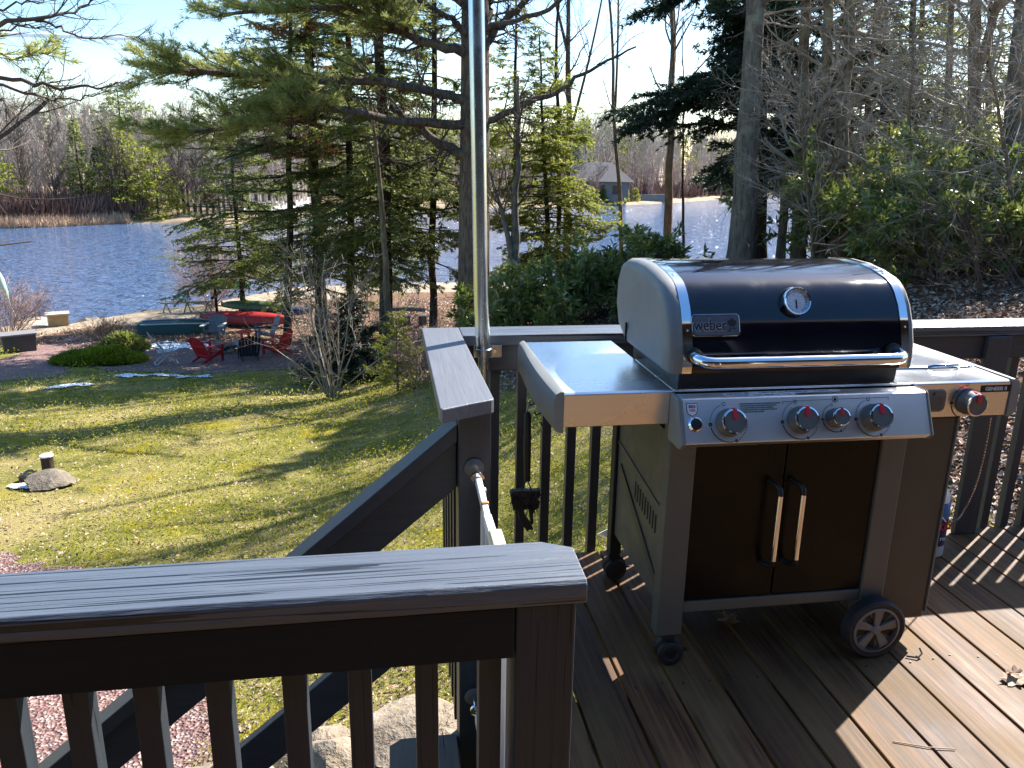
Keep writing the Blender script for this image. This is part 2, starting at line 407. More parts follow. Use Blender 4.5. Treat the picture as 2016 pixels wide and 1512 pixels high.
# ------------------------------------------------------------------ baby gate across the opening
gt = thing('child_gate', 'white pressure fitted child gate across the top of the stairs', 'gate', (.235, 1.6, 0))
def disc(y, z, sgn):
    m = MB().lathe([(.0, 0), (.026, 0), (.028, .004), (.020, .010), (.012, .013), (.0, .013)], (.223, y, z), (0, sgn, 0), 24).build('wall_cup', 'knob', gt)
    return m
for z in (.69, -.04):
    disc(2.0195, z, -1); disc(1.127, z, 1)
    MB().cyl((.223, 2.006, z), (.227, 1.955, z-.012), .0045, 10).build('threaded_rod', 'chrome', gt)
    MB().lathe([(.012, 0), (.019, .002), (.019, .010), (.012, .012)], (.226, 1.972, z-.008), (0, -1, -.2), 20).build('adjusting_nut', 'chrome', gt)
MB().bar((.228, 1.965, .676), (.232, 1.80, .640), .016, .024).build('top_bar', 'white', gt, .003)
MB().bar((.231, 1.852, .654), (.2315, 1.842, .652), .020, .027).build('joint_collar', 'rust', gt, .003)
MB().bar((.232, 1.80, .640), (.236, 1.14, .640), .020, .028).build('top_bar', 'white', gt, .003)
MB().bar((.234, 1.67, .668), (.234, 1.58, .668), .030, .018).build('release_handle', 'cream', gt, .005)
MB().bar((.228, 1.94, -.055), (.236, 1.14, -.055), .02, .03).build('bottom_bar', 'white', gt, .003)
for i in range(11):
    y = 1.93-.074*i
    MB().bar((.24, y, -.05), (.24, y, .635), .011, .011, (0, 1, 0)).build('bar', 'white', gt, .002)
MB().box(.233, .247, 1.935, 1.955, -.07, .66).build('gate_stile', 'white', gt, .003)
# ------------------------------------------------------------------ galvanised pole
pl = thing('metal_pole', 'tall galvanised steel pole clamped to the inside corner of the far railing', 'pole', (.33, 2.70, .5))
MB().tube([(.3335, 2.70, .30), (.3300, 2.70, .866)], .0195, 28).build('lower_tube', 'zinc', pl)
MB().tube([(.3300, 2.70, .852), (.3215, 2.70, 1.02), (.302, 2.70, 1.98), (.262, 2.70, 3.9)], .0255, 36).build('upper_tube', 'zinc', pl)
MB().lathe([(.0262, 0), (.029, .002), (.029, .028), (.0262, .030)], (.331, 2.70, .836), (-.02, 0, 1), 32).build('clamp_ring', 'zinc', pl)
MB().box(.300, .400, 2.735, 2.741, .822, .868).build('bracket_plate', 'zinc', pl, .001)
MB().cyl((.372, 2.722, .848), (.372, 2.735, .848), .008, 6).build('bolt', 'chrome', pl)
MB().box(.355, .366, 2.70, 2.735, .836, .864).build('clamp_ear', 'zinc', pl)
# ================================================================== GRILL
G = thing('gas_grill', 'stainless steel and black gas grill with side shelves standing on the deck', 'grill', (1.15, 2.3, 0))
def P(mb, name, mt, bevel=0, parent=None): return mb.build(name, mt, parent or G, bevel)
# legs & frame
def leg(x0, x1, y0, y1, z0=.105): return P(MB().box(x0, x1, y0, y1, z0, .79), 'leg', 'taupe', .004)
leg(.785, .866, 2.03, 2.085); leg(1.450, 1.530, 2.03, 2.085)
P(MB().box(.787, .83, 2.56, 2.61, .105, .79), 'leg', 'black', .004); P(MB().box(1.49, 1.53, 2.56, 2.61, .105, .79), 'leg', 'black', .004)
P(MB().box(.8665, 1.4495, 2.036, 2.08, .178, .214), 'bottom_rail', 'taupe', .003)
P(MB().box(.8665, 1.4495, 2.085, 2.60, .18, .21), 'base_shelf', 'taupe_dark', .003)
P(MB().box(.83, 1.49, 2.585, 2.60, .211, .78), 'back_panel', 'taupe_dark')
for x0, x1, hx, s in ((.8685, 1.1485, 1.118, 1), (1.1525, 1.4475, 1.19, 1)):
    d = P(MB().box(x0, x1, 2.040, 2.056, .218, .742), 'door', 'doorblack', .003)
    r = .010
    z0, z1 = .335, .60; hy = 1.990
    P(MB().tube([(hx, hy, z0+.028), (hx, hy, z1-.028)], .0085, 14), 'handle', 'chrome', 0, d)
    for z, dz in ((z0, 1), (z1, -1)):
        P(MB().tube([(hx, hy, z+dz*.028), (hx, hy+.004, z+dz*.012), (hx-.004, hy+.014, z+dz*.004), (hx-.012, 2.032, z), (hx-.014, 2.0405, z)], .0085, 12), 'handle_arm', 'black', 0, d)
# left side panel with crease, vents and brace
sp = P(MB().box(.799, .806, 2.087, 2.558, .19, .745), 'side_panel', 'taupe', .002)
P(MB().bar((.797, 2.09, .495), (.797, 2.555, .55), .004, .012), 'crease', 'taupe', .001, sp)
P(MB().bar((.796, 2.09, .245), (.796, 2.52, .47), .005, .032), 'brace', 'taupe_dark', .001, sp)
mv = MB()
for i in range(9):
    y = 2.14+.026*i; zc = .43+(y-2.14)*.12
    mv.bar((.7975, y, zc-.03), (.7975, y, zc+.03), .002, .006, (0, 1, 0))
P(mv, 'vents', 'black', 0, sp)
P(MB().box(1.5175, 1.524, 2.087, 2.558, .19, .745), 'side_panel', 'taupe', .002)
# cook box
P(MB().prism([(2.075, .885), (2.07, .934), (2.50, .934), (2.50, .885), (2.44, .74), (2.12, .74)], .812, 1.490), 'cook_box', 'black', .004)
# control console
P(MB().prism([(2.040, .8815), (2.0385, .8885), (2.042, .8895), (2.40, .8897), (2.40, .80), (2.09, .80), (2.09, .8815)], .787, 1.5285), 'console_top', 'steel', .002)
pan = P(MB().prism([(2.034, .8795), (1.984, .8795), (1.980, .877), (1.930, .765), (1.948, .750), (2.034, .750)], .790, 1.5265), 'control_panel', 'steelface', .0025)
P(MB().prism([(2.037, .8825), (1.985, .8825), (1.977, .878), (1.926, .765), (1.946, .746), (2.037, .746)], .7775, .7895), 'end_cap', 'greyplastic', .003, pan)
P(MB().prism([(2.037, .8825), (1.985, .8825), (1.977, .878), (1.926, .765), (1.946, .746), (2.037, .746)], 1.527, 1.5325), 'end_cap', 'greyplastic', .003, pan)
# panel local frame
pt, pb = Vector((0, 1.980, .877)), Vector((0, 1.930, .765))
UP = (pt-pb).normalized(); NRM = Vector((0, -UP.z, UP.y)).normalized()
def onp(x, z, off=0.0):
    f = (z-pb.z)/(pt.z-pb.z); p = pb+(pt-pb)*f; return Vector((x, p.y, p.z))+NRM*off
def knob(x, z, R=.033, base=None, n=NRM, up=UP, parent=None, small=False):
    parent = parent or pan; c = onp(x, z) if base is None else Vector(base)
    L = .042 if not small else .036
    k = P(MB().lathe([(.0, .001), (R*1.16, .001), (R*1.2, .006), (R*1.12, .010), (R*1.04, L*.8), (R*.94, L), (.0, L)], c, n, 40), 'knob', 'knob', 0, parent)
    P(MB().lathe([(R*.95, L-.004), (R*1.06, L-.003), (R*1.03, L+.001), (R*.90, L+.002), (R*.88, L-.001)], c, n, 40, False), 'ring', 'chrome', 0, k)
    u = Vector(up); X = u.cross(Vector(n)).normalized()*-1
    if X.x < 0: X = -X
    a = c+Vector(n)*(L+.0005)
    tri = [a+u*R*1.02-X*R*.16, a+u*R*1.02+X*R*.16, a+u*R*.35+X*R*.22, a+u*R*.12, a+u*R*.35-X*R*.22]
    tri = [p+X*R*.05 for p in tri]
    P(MB().add(tri+[p+Vector(n)*.0025 for p in tri], [(0, 1, 2, 3, 4), (5, 9, 8, 7, 6)]+[(i, (i+1) % 5, 5+(i+1) % 5, 5+i) for i in range(5)]), 'pointer', 'red', 0, k)
    # side pointer tab
    b = c+u*R*1.05+Vector(n)*L*.55
    P(MB().bar(b+Vector(n)*-.010, b+Vector(n)*.017, R*.26, R*.14, u), 'pointer', 'red', .0005, k)
    # printed dial arc with little circles
    arc = MB(); rr = R*1.62
    def ring_pt(ang, r_): return c+Vector(n)*.0009+(X*math.cos(ang)+u*math.sin(ang))*r_
    def seg(a0, a1, wd):
        m = max(2, int(abs(a1-a0)/.12)); pts = [a0+(a1-a0)*i/m for i in range(m+1)]
        for p0, p1 in zip(pts, pts[1:]):
            arc.add([ring_pt(p0, rr-wd), ring_pt(p1, rr-wd), ring_pt(p1, rr+wd), ring_pt(p0, rr+wd)], [(0, 1, 2, 3)])
    seg(rad(112), rad(172), .0006)
    seg(rad(192), rad(282), .0013)
    for q in range(8): seg(rad(300+q*8.5), rad(304.5+q*8.5), .0011)
    def circ(ang, r_, fill):
        cc = ring_pt(ang, rr); m = 14
        po = [cc+(X*math.cos(t)+u*math.sin(t))*r_ for t in [2*math.pi*i/m for i in range(m)]]
        pi_ = [cc+(X*math.cos(t)+u*math.sin(t))*r_*(.72 if not fill else .3) for t in [2*math.pi*i/m for i in range(m)]]
        arc.add(po+pi_, [(i, (i+1) % m, m+(i+1) % m, m+i) for i in range(m)])
    circ(rad(101), R*.16, 0); circ(rad(183), R*.16, 1); circ(rad(290), R*.14, 1)
    arc.build('dial_print', 'ink', parent, fix=False)
    return k
for x in (.919, 1.130, 1.352): knob(x, .816)
knob(1.236, .818, .024, small=True)
# igniter button, emblem, prints
c = onp(.822, .815)
ig = P(MB().lathe([(.0, .0005), (.0205, .0005), (.0205, .004), (.016, .009), (.0145, .007), (.0, .007)], c, NRM, 32), 'igniter_button', 'chrome', 0, pan)
P(MB().lathe([(.0, .006), (.0125, .006), (.0115, .011), (.0, .012)], c, NRM, 24), 'push_cap', 'black', 0, ig)
def plate(pts, name, mt, off, th=.0006, parent=None):
    a = [onp(x, z, off) for x, z in pts]; n = len(a)
    return P(MB().add(a+[p+NRM*th for p in a], [tuple(range(n)), tuple(range(2*n-1, n-1, -1))]+[(i, (i+1) % n, n+(i+1) % n, n+i) for i in range(n)]), name, mt, 0, parent or pan)
MT['sticker'] = plain('white_sticker', (.72, .74, .78), .4, 0, .04)
sx, sz = .8165, .853
sh = [(-.0145, .014), (.0145, .014), (.0145, -.002), (.011, -.0105), (0, -.0165), (-.011, -.0105), (-.0145, -.002)]
plate([(sx+a*1.12, sz+b*1.12) for a, b in sh], 'shield_border', 'ink', .0003)
plate([(sx+a, sz+b) for a, b in sh], 'shield_emblem', 'sticker', .0009)
plate([(sx-.0095, sz+.010), (sx+.0015, sz+.010), (sx+.0015, sz+.0035), (sx-.0095, sz+.0035)], 'shield_patch', 'ink', .0016)
plate([(sx+.0015, sz+.010), (sx+.0095, sz+.010), (sx+.0095, sz+.0035), (sx+.0015, sz+.0035)], 'shield_patch', 'red', .0016)
text('lettering', 'weber', .0068, 'sticker', pan, onp(sx-.001, sz+.0068, .0024), (1, 0, 0), UP, .0002)
text('lettering', 'GS4', .0095, 'red', pan, onp(sx, sz-.0028, .0018), (1, 0, 0), UP, .0002, .0002)
lines = ['\u2022 LIGHTING INSTRUCTIONS ARE LOCATED INSIDE LEFT DOOR.', '\u2022 LAS INSTRUCCIONES DE ENCENDIDO EST\u00c1N SITUADAS', '   EN LA PARTE INTERIOR DE LA PUERTA IZQUIERDA.',
         '\u2022 LES INSTRUCTIONS POUR L\u2019ALLUMAGE SE TROUVENT \u00c0', '   L\u2019INT\u00c9RIEUR DE LA PORTE GAUCHE.']
for i, s in enumerate(lines):
    text('printed_line', s, .0046, 'ink', pan, onp(.953, .8625-.0052*i, .0006), (1, 0, 0), UP, .0002, .00012, 'LEFT', .93)
br = MB()
def pl_line(m, a, b, w=.0008):
    m.bar(onp(*a, .0007), onp(*b, .0007), w, .0004, NRM)
pl_line(br, (1.083, .865), (1.229, .867), .001); pl_line(br, (1.253, .867), (1.405, .868), .001); pl_line(br, (1.083, .865), (1.083, .858), .001); pl_line(br, (1.405, .868), (1.405, .861), .001)
br.build('bracket_print', 'ink', pan)
hc = onp(1.241, .867, .0007); mh = MB()
for i in range(24):
    a0, a1 = 2*math.pi*i/24, 2*math.pi*(i+1)/24; X = Vector((1, 0, 0))
    mh.add([hc+(X*math.cos(a)+UP*math.sin(a))*r for a, r in ((a0, .0095), (a1, .0095), (a1, .0080), (a0, .0080))], [(0, 1, 2, 3)])
mh.add([hc+Vector((x, 0, 0))+UP*z for x, z in ((-.003, -.005), (.003, -.005), (.0045, 0), (.003, .003), (.0008, .0055), (-.002, .0045), (-.004, 0))], [tuple(range(7))])
mh.build('hand_symbol', 'ink', pan, fix=False)
# bevel-strip sticker
b0, b1 = Vector((0, 1.984, .8795)), Vector((0, 2.034, .8795))
BU = (b1-b0).normalized()
BN = Vector((0, BU.z, -BU.y)); BN = BN if BN.z > 0 else -BN
def onb(x, f, off=0): p = b0+(b1-b0)*f; return Vector((x, p.y, p.z))+BN*off
def strip(x0, x1, f0, f1, mt):
    a = [onb(x0, f0, .0004), onb(x1, f0, .0004), onb(x1, f1, .0004), onb(x0, f1, .0004)]
    return P(MB().hull8(a, [p+BN*.0005 for p in a]), 'label_tape', mt, 0, pan)
strip(.925, .985, .30, .78, 'sticker'); strip(1.0, 1.275, .45, .90, 'sticker'); strip(.99, 1.13, .04, .44, 'sticker')
text('lettering', 'PREHEAT:', .0115, 'ink', pan, onb(.955, .52, .0011), (1, 0, 0), BU, .0002, .0001, 'CENTER', .95)
text('lettering', 'TURN ON ALL BURNERS LEFT TO RIGHT', .0115, 'ink', pan, onb(1.138, .66, .0011), (1, 0, 0), BU, .0002, .0001, 'CENTER', 1.03)
text('lettering', 'THEN ADJUST TO COOK', .0115, 'ink', pan, onb(1.062, .23, .0011), (1, 0, 0), BU, .0002, .0001, 'CENTER', .87)
# lid
prof = [(2.045, .935), (2.043, .965), (2.050, 1.010), (2.066, 1.062), (2.090, 1.112), (2.116, 1.146), (2.134, 1.162), (2.150, 1.172), (2.170, 1.180), (2.23, 1.194), (2.31, 1.205), (2.40, 1.208), (2.48, 1.203), (2.54, 1.18), (2.572, 1.13), (2.578, 1.05), (2.545, .985), (2.47, .945), (2.43, .935)]
lid = P(MB().prism(prof, .834, 1.474, 0, True), 'lid', 'glossblack')
def off_prof(d):
    cy, cz = 2.31, 1.03; out = []
    for y, z in prof:
        v = Vector((y-cy, z-cz)); l = v.length; out.append((cy+v.x*(l+d)/l, max(.935 if z <= .936 else 0, cz+v.y*(l+d)/l)))
    return out
for x0, x1 in ((.808, .836), (1.472, 1.497)):
    P(MB().prism(off_prof(.004), x0, x1, 0, True), 'trim_strip', 'chrome', 0, lid)
    for y, z in ((2.047, .965), (2.066, 1.052), (2.102, 1.118), (2.20, 1.186)):
        n = Vector((0, y-2.31, z-1.03)).normalized(); cc = Vector(((x0+x1)/2, y, z))+n*.001
        P(MB().lathe([(0, 0), (.0062, .001), (.0058, .004), (.003, .0062), (0, .0065)], cc, n, 16), 'rivet', 'chrome', 0, lid)
def endcap(xa, xb, sgn):       # moulded end with bulging shoulders; xa inner, xb outer
    m = MB(); N = len(prof); rings = []
    for t, d, xs in ((0, .0025, xa), (.0, .003, xa+(xb-xa)*.45), (1, -.004, xa+(xb-xa)*.75), (2, -.016, xa+(xb-xa)*.93), (3, -.045, xb), (4, -.10, xb-(xb-xa)*.10)):
        rings.append([(xs, y, z) for y, z in off_prof(d)])
    v = [p for r_ in rings for p in r_]; f = []
    for i in range(len(rings)-1):
        for j in range(N): f.append((i*N+j, i*N+(j+1) % N, (i+1)*N+(j+1) % N, (i+1)*N+j))
    m.add(v, f, True); k = len(rings)-1
    m.f.append([k*N+j for j in range(N)]); m.sm.append(False); m.f.append([j for j in range(N)][::-1]); m.sm.append(False)
    return P(m, 'end_cap', 'greyplastic', 0, lid)
endcap(.808, .762, -1); endcap(1.497, 1.522, 1)
P(MB().bar((.7605, 2.43, .945), (.7605, 2.43, 1.005), .006, .008, (0, 1, 0)), 'slot', 'black', .001, lid)
# handle
hz, hy = .981, 1.974
pts = [(.838, 2.05, .988), (.838, 2.015, .986), (.842, 1.993, .984), (.853, 1.979, .982), (.872, hy, hz), (.91, hy-.001, hz), (1.37, hy-.001, hz), (1.41, hy, hz), (1.429, 1.979, .982), (1.440, 1.993, .984), (1.444, 2.015, .986), (1.444, 2.05, .988)]
h = P(MB().tube(pts, .0165, 24), 'handle', 'chrome', 0, lid)
for x in (.838, 1.444):
    P(MB().lathe([(.0185, 0), (.0225, .002), (.0225, .012), (.0185, .014)], (x, 2.046, .988), (0, -1, 0), 28), 'handle_collar', 'black', 0, h)
# thermometer
tn = Vector((0, -.87, .36)).normalized(); tc = Vector((1.152, 2.098, 1.122))
th = P(MB().lathe([(0, -.006), (.046, -.006), (.046, -.001), (.043, .001), (.0, .001)], tc, tn, 40), 'thermometer', 'black', 0, lid)
P(MB().lathe([(.036, .0), (.0415, .001), (.0415, .020), (.039, .024), (.0355, .023), (.035, .012)], tc, tn, 48, False), 'bezel', 'chrome', 0, th)
MT['dial'] = plain('dial_face', (.62, .64, .68), .25, .5, .15, 60)
P(MB().lathe([(0, .002), (.036, .002), (.036, .012), (0, .012)], tc, tn, 40), 'dial_face', 'dial', 0, th)
TU = Vector((0, .36, .87)).normalized(); TX = Vector((1, 0, 0))
P(MB().bar(tc+tn*.0135-TU*.020, tc+tn*.0135+TU*.006, .003, .001, tn), 'needle', 'ink', 0, th)
for i in range(30):
    pass
tk = MB()
for i in range(28):
    a = rad(-60+i*300/27); d = TX*math.sin(a-math.pi*.5)+TU*math.cos(a-math.pi*.5)
    tk.bar(tc+tn*.0127+d*.027, tc+tn*.0127+d*(.033 if i % 3 else .031-.001), .0011, .0004, tn)
tk.build('scale_marks', 'ink', th)
# badge
bn = Vector((0, -.93, .36)).normalized(); BX = Vector((1, 0, 0)); BUp = Vector((0, bn.z, -bn.y)).normalized(); BUp = BUp if BUp.z > 0 else -BUp
bc = Vector((.905, 2.0655, 1.066))
def rrect(w, h, r, n=6):
    out = []
    for cx, cy, a0 in ((w-r, h-r, 0), (-w+r, h-r, 90), (-w+r, -h+r, 180), (w-r, -h+r, 270)):
        for i in range(n+1):
            a = rad(a0+90*i/n); out.append((cx+r*math.cos(a), cy+r*math.sin(a)))
    return out
def bplate(w, h, r, z0, z1, name, mt, par, bev=0):
    o2 = [bc+BX*x+BUp*y for x, y in rrect(w, h, r)]; n = len(o2)
    return P(MB().add([p+bn*z0 for p in o2]+[p+bn*z1 for p in o2], [tuple(range(n)), tuple(range(2*n-1, n-1, -1))]+[(i, (i+1) % n, n+(i+1) % n, n+i) for i in range(n)]), name, mt, bev, par)
bd = bplate(.0700, .0315, .011, -.006, .006, 'badge', 'chrome', lid, .001)
MT['badgegrey'] = plain('badge_pewter', (.115, .125, .155), .35, .4, .1, 90)
bplate(.0660, .0275, .009, .0055, .0066, 'badge_field', 'badgegrey', bd)
text('lettering', 'weber', .047, 'sticker', bd, bc+bn*.0070+BX*-.018-BUp*.001, BX, BUp, .0003, .0017, 'CENTER', .80)
text('lettering', 'weber', .047, 'ink', bd, bc+bn*.0078+BX*-.018-BUp*.001, BX, BUp, .0004, .0009, 'CENTER', .80)
kt = MB(); kc = bc+bn*.0072+BX*.047+BUp*.006
kt.add([kc+BX*.0135*math.cos(2*math.pi*i/20)+BUp*.0098*math.sin(2*math.pi*i/20) for i in range(20)], [tuple(range(20))])
kt.bar(kc+BUp*.0095, kc+BUp*.0135, .004, .0008, bn)
for s in (-1, 1): kt.bar(kc+BX*s*.003-BUp*.009, kc+BX*s*.011-BUp*.022, .0016, .0008, bn)
kt.bar(kc-BX*.008-BUp*.0165, kc+BX*.008-BUp*.0165, .0014, .0008, bn); kt.bar(kc-BX*.012-BUp*.0225, kc-BX*.005-BUp*.0225, .004, .0008, bn)
kt.build('kettle_mark', 'ink', bd)
# left shelf
ls = P(MB().prism([(2.040, .789), (2.0385, .884), (2.046, .889), (2.676, .8892), (2.68, .80), (2.66, .80), (2.66, .872), (2.06, .872), (2.058, .789)], .4725, .7865), 'left_shelf', 'steel', .002)
def mould(xi, xo, y0, y1, sg):
    # outer moulding: plan outline bulging outwards, extruded in z
    pl = [(xi, y0)]
    n = 10
    for i in range(n+1):
        t = i/n; y = y0+(y1-y0)*t
        bul = (xo-xi)*(.62+.38*math.sin(math.pi*min(1, t*1.0+.12)))
        pl.append((xi+bul, y+(.004 if i == 0 else 0)))
    pl.append((xi, y1))
    m = MB(); N = len(pl); rings = []
    for z, k in ((.780, .75), (.775, .3), (.79, 1), (.868, 1), (.886, .80), (.893, .35)):
        rings.append([(xi+(x-xi)*k if (x-xi) else x, y, z) for x, y in pl])
    order = [1, 0, 2, 3, 4, 5]; rings = [rings[i] for i in order]
    v = [p for r_ in rings for p in r_]; f = []
    for i in range(len(rings)-1):
        for j in range(N): f.append((i*N+j, i*N+(j+1) % N, (i+1)*N+(j+1) % N, (i+1)*N+j))
    m.add(v, f, True); m.f.append(list(range(N))[::-1]); m.sm.append(False); k = len(rings)-1; m.f.append([k*N+j for j in range(N)]); m.sm.append(False)
    return m
P(mould(.4725, .436, 2.034, 2.684, -1), 'edge_moulding', 'greyplastic', 0, ls)
mk = MB()
for y in (2.16, 2.26, 2.36):
    mk.tube([(.452, y, .785), (.452, y, .762), (.438, y, .757), (.434, y, .768)], .0032, 6)
mk.build('tool_hooks', 'black', ls)
P(MB().box(.60, .7865, 2.10, 2.60, .80, .871), 'shelf_bracket', 'black', 0, ls)
# right shelf with side burner lid
rs = P(MB().prism([(2.040, .779), (2.0385, .884), (2.046, .889), (2.656, .8892), (2.66, .80), (2.64, .80), (2.64, .872), (2.06, .872), (2.058, .779)], 1.5295, 1.850), 'right_shelf', 'steel', .002)
P(mould(1.8515, 1.893, 2.034, 2.664, 1), 'edge_moulding', 'greyplastic', 0, rs)
P(MB().box(1.575, 1.845, 2.19, 2.63, .8905, .897), 'burner_lid', 'steel', .003, rs)
P(MB().tube([(1.675, 2.184, .896), (1.69, 2.176, .903), (1.77, 2.176, .903), (1.785, 2.184, .896)], .005, 8), 'burner_lid_handle', 'chrome', 0, rs)
P(MB().prism([(2.0384+0, 0), (2.0384, 0), (2.0384, 0)], 0, 0) if False else MB().box(1.5315, 1.709, 2.06, 2.5, .078, .775), 'tank_panel', 'taupe_dark', .008)
P(MB().box(1.7095, 1.7135, 2.056, 2.5, .10, .775), 'tank_panel_edge', 'greyplastic', .001)
SN = Vector((0, -1, 0)); SU = Vector((0, 0, 1))
knob(1.715, .826, .033, base=(1.715, 2.039, .826), n=SN, up=SU, parent=rs)
pk = [(x, y) for x, y in rrect(.0345, .0355, .016)]
P(MB().add([(1.605+x, 2.0388, .832+y) for x, y in pk]+[(1.605+x*.9, 2.033, .832+y*.9) for x, y in pk], [tuple(range(len(pk))), tuple(range(2*len(pk)-1, len(pk)-1, -1))]+[(i, (i+1) % len(pk), len(pk)+(i+1) % len(pk), len(pk)+i) for i in range(len(pk))]), 'info_plate', 'knob', .001, rs)
P(MB().box(1.590, 1.598, 2.0322, 2.0329, .850, .859), 'info_mark', 'ink', 0, rs)
for i in range(6): P(MB().box(1.583+(.004 if i % 2 else 0), 1.626, 2.0322, 2.0329, .842-.0065*i, .8428-.0065*i), 'info_line', 'ink', 0, rs)
P(MB().box(1.752, 1.8485, 2.0362, 2.0386, .8535, .8745), 'name_plate', 'ink', .0005, rs)
text('lettering', 'GENESIS II', .0150, 'sticker', rs, (1.800, 2.0357, .864), (1, 0, 0), (0, 0, 1), .0003, .0004, 'CENTER', 1.09)
# casters
def caster(x, y):
    c = thing_c = P(MB().box(x-.022, x+.022, y-.022, y+.022, .088, .104), 'caster', 'black', .004)
    for s in (-1, 1):
        P(MB().lathe([(0, 0), (.036, 0), (.040, .004), (.040, .018), (.036, .021), (.022, .021), (.020, .017), (0, .017)], (x+.008, y+s*.008, .0405), (0, s, 0), 32), 'wheel', 'tyre', 0, c)
    P(MB().lathe([(.012, -.026), (.043, -.006), (.043, .006), (.012, .026)], (x+.008, y, .046), (0, 1, 0), 24), 'hood', 'black', 0, c)
    P(MB().bar((x+.035, y-.02, .05), (x+.062, y-.02, .052), .014, .007), 'brake_lever', 'black', .002, c)
caster(.828, 2.055); caster(.806, 2.585)
# big wheel
def big_wheel(x, y):
    R_ = .100
    w_ = P(MB().lathe([(.074, -.018), (.092, -.023), (.1, -.017), (.101, 0), (.1, .017), (.092, .023), (.074, .018)], (x, y, R_+.0015), (0, 1, 0), 56, False), 'wheel', 'tyre')
    hub = P(MB().lathe([(0, -.006), (.078, -.006), (.080, -.016), (.0805, .014), (0, .014)], (x, y, R_+.0015), (0, 1, 0), 48), 'rim', 'wheelgrey', 0, w_)
    P(MB().lathe([(.070, -.024), (.0775, -.022), (.0775, -.010), (.070, -.010)], (x, y, R_+.0015), (0, 1, 0), 48, False), 'rim_lip', 'wheelgrey', 0, w_)
    for i in range(5):
        a = rad(90+72*i-3); d = Vector((math.cos(a), 0, math.sin(a))); s = Vector((-math.sin(a), 0, math.cos(a))); cc = Vector((x, y, R_+.0015))
        f0, f1 = -.019, -.007
        q = [cc+d*.012-s*.008, cc+d*.012+s*.008, cc+d*.071+s*.0165, cc+d*.071-s*.0165]
        P(MB().hull8([p+Vector((0, f0, 0)) for p in q], [p+Vector((0, f1, 0)) for p in q]), 'spoke', 'wheelgrey', .002, w_)
        q = [cc+d*.004-s*.006, cc+d*.004+s*.006, cc+d*.036+s*.0075, cc+d*.036-s*.0075]
        a2 = rad(90+72*i+33); d2 = Vector((math.cos(a2), 0, math.sin(a2))); s2 = Vector((-math.sin(a2), 0, math.cos(a2)))
        q = [cc+d2*.016-s2*.007, cc+d2*.016+s2*.007, cc+d2*.068+s2*.011, cc+d2*.068-s2*.011]
        P(MB().hull8([p+Vector((0, -.0078, 0)) for p in q], [p+Vector((0, -.0055, 0)) for p in q]), 'rim_recess', 'black', 0, w_)
    P(MB().lathe([(0, -.0245), (.011, -.0245), (.016, -.020), (.016, -.007), (0, -.007)], (x, y, R_+.0015), (0, 1, 0), 20), 'hub_cap', 'wheelgrey', 0, w_)
big_wheel(1.487, 1.998); big_wheel(1.487, 2.60)
# ------------------------------------------------------------------ things on and around the grill
t = thing('grill_tool', 'long black handled grill tool with a wide black head, hanging from the left shelf hooks', 'grill tool', (.43, 2.36, .6))
MB().tube([(.4345, 2.36, .768), (.430, 2.36, .745), (.428, 2.36, .725)], .0025, 8).build('hanging_ring', 'chrome', t)
MB().tube([(.430, 2.36, .735), (.431, 2.36, .725), (.432, 2.36, .60), (.434, 2.36, .50)], [.006, .0115, .0125, .0105], 12).build('handle', 'black', t)
for s in (-1, 1): MB().tube([(.434, 2.36, .505), (.431+s*.018, 2.36, .465)], .002, 6).build('wire_arm', 'black', t)
MB().prism([(.378, .462), (.388, .468), (.470, .466), (.478, .470), (.474, .405), (.462, .397), (.445, .402), (.398, .398), (.388, .406)], 2.35, 2.378, 1).build('head', 'black', t, .003)
mb = MB()
rg = random.Random(5)
for i in range(60):
    x = .38+.095*rg.random(); z = .40+.065*rg.random(); mb.bar((x, 2.348, z), (x+rg.uniform(-.008, .008), 2.342+rg.uniform(-.004, .004), z-rg.uniform(.005, .02)), .002, .002)
mb.build('bristles', 'black', t)
MB().prism([(.402, .404), (.418, .400), (.452, .345), (.458, .325), (.446, .327), (.436, .322), (.412, .362)], 2.352, 2.366, 1).build('cloth_tail', 'black', t, .002)
MB().prism([(.440, .402), (.456, .402), (.457, .345), (.449, .345)], 2.357, 2.364, 1).build('strap', 'black', t)
bt = thing('plastic_bottle', 'white and blue plastic bottle standing behind the right side of the grill', 'bottle', (2.135, 2.615, 0))
MT['blueplastic'] = plain('blue_label', (.03, .13, .33), .35, 0, .1); MT['navy'] = plain('navy_label', (.012, .02, .09), .4, 0, .1); MT['clearish'] = plain('milky_plastic', (.42, .43, .42), .3, 0, .1)
bx, by = 2.137, 2.615
MB().lathe([(0, 0), (.050, 0), (.055, .006), (.055, .05), (0, .05)], (bx, by, 0), (0, 0, 1), 32).build('base', 'clearish', bt)
MB().lathe([(0, .0505), (.0555, .0505), (.0555, .165), (0, .165)], (bx, by, 0), (0, 0, 1), 32).build('label_band', 'navy', bt)
MB().lathe([(0, .1655), (.0552, .1655), (.054, .225), (.050, .232), (0, .232)], (bx, by, 0), (0, 0, 1), 32).build('label_band', 'blueplastic', bt)
MB().lathe([(0, .2325), (.049, .2325), (.046, .26), (.034, .285), (.02, .297), (0, .300)], (bx, by, 0), (0, 0, 1), 32).build('cap', 'white', bt)
text('lettering', 'KO', .040, 'red', bt, (bx+.012, by-.0565, .135), (1, .1, 0), (0, 0, 1), .001, .001)
text('lettering', 'ro', .026, 'white', bt, (bx+.012, by-.0565, .085), (1, .1, 0), (0, 0, 1), .001)
chn = MB()
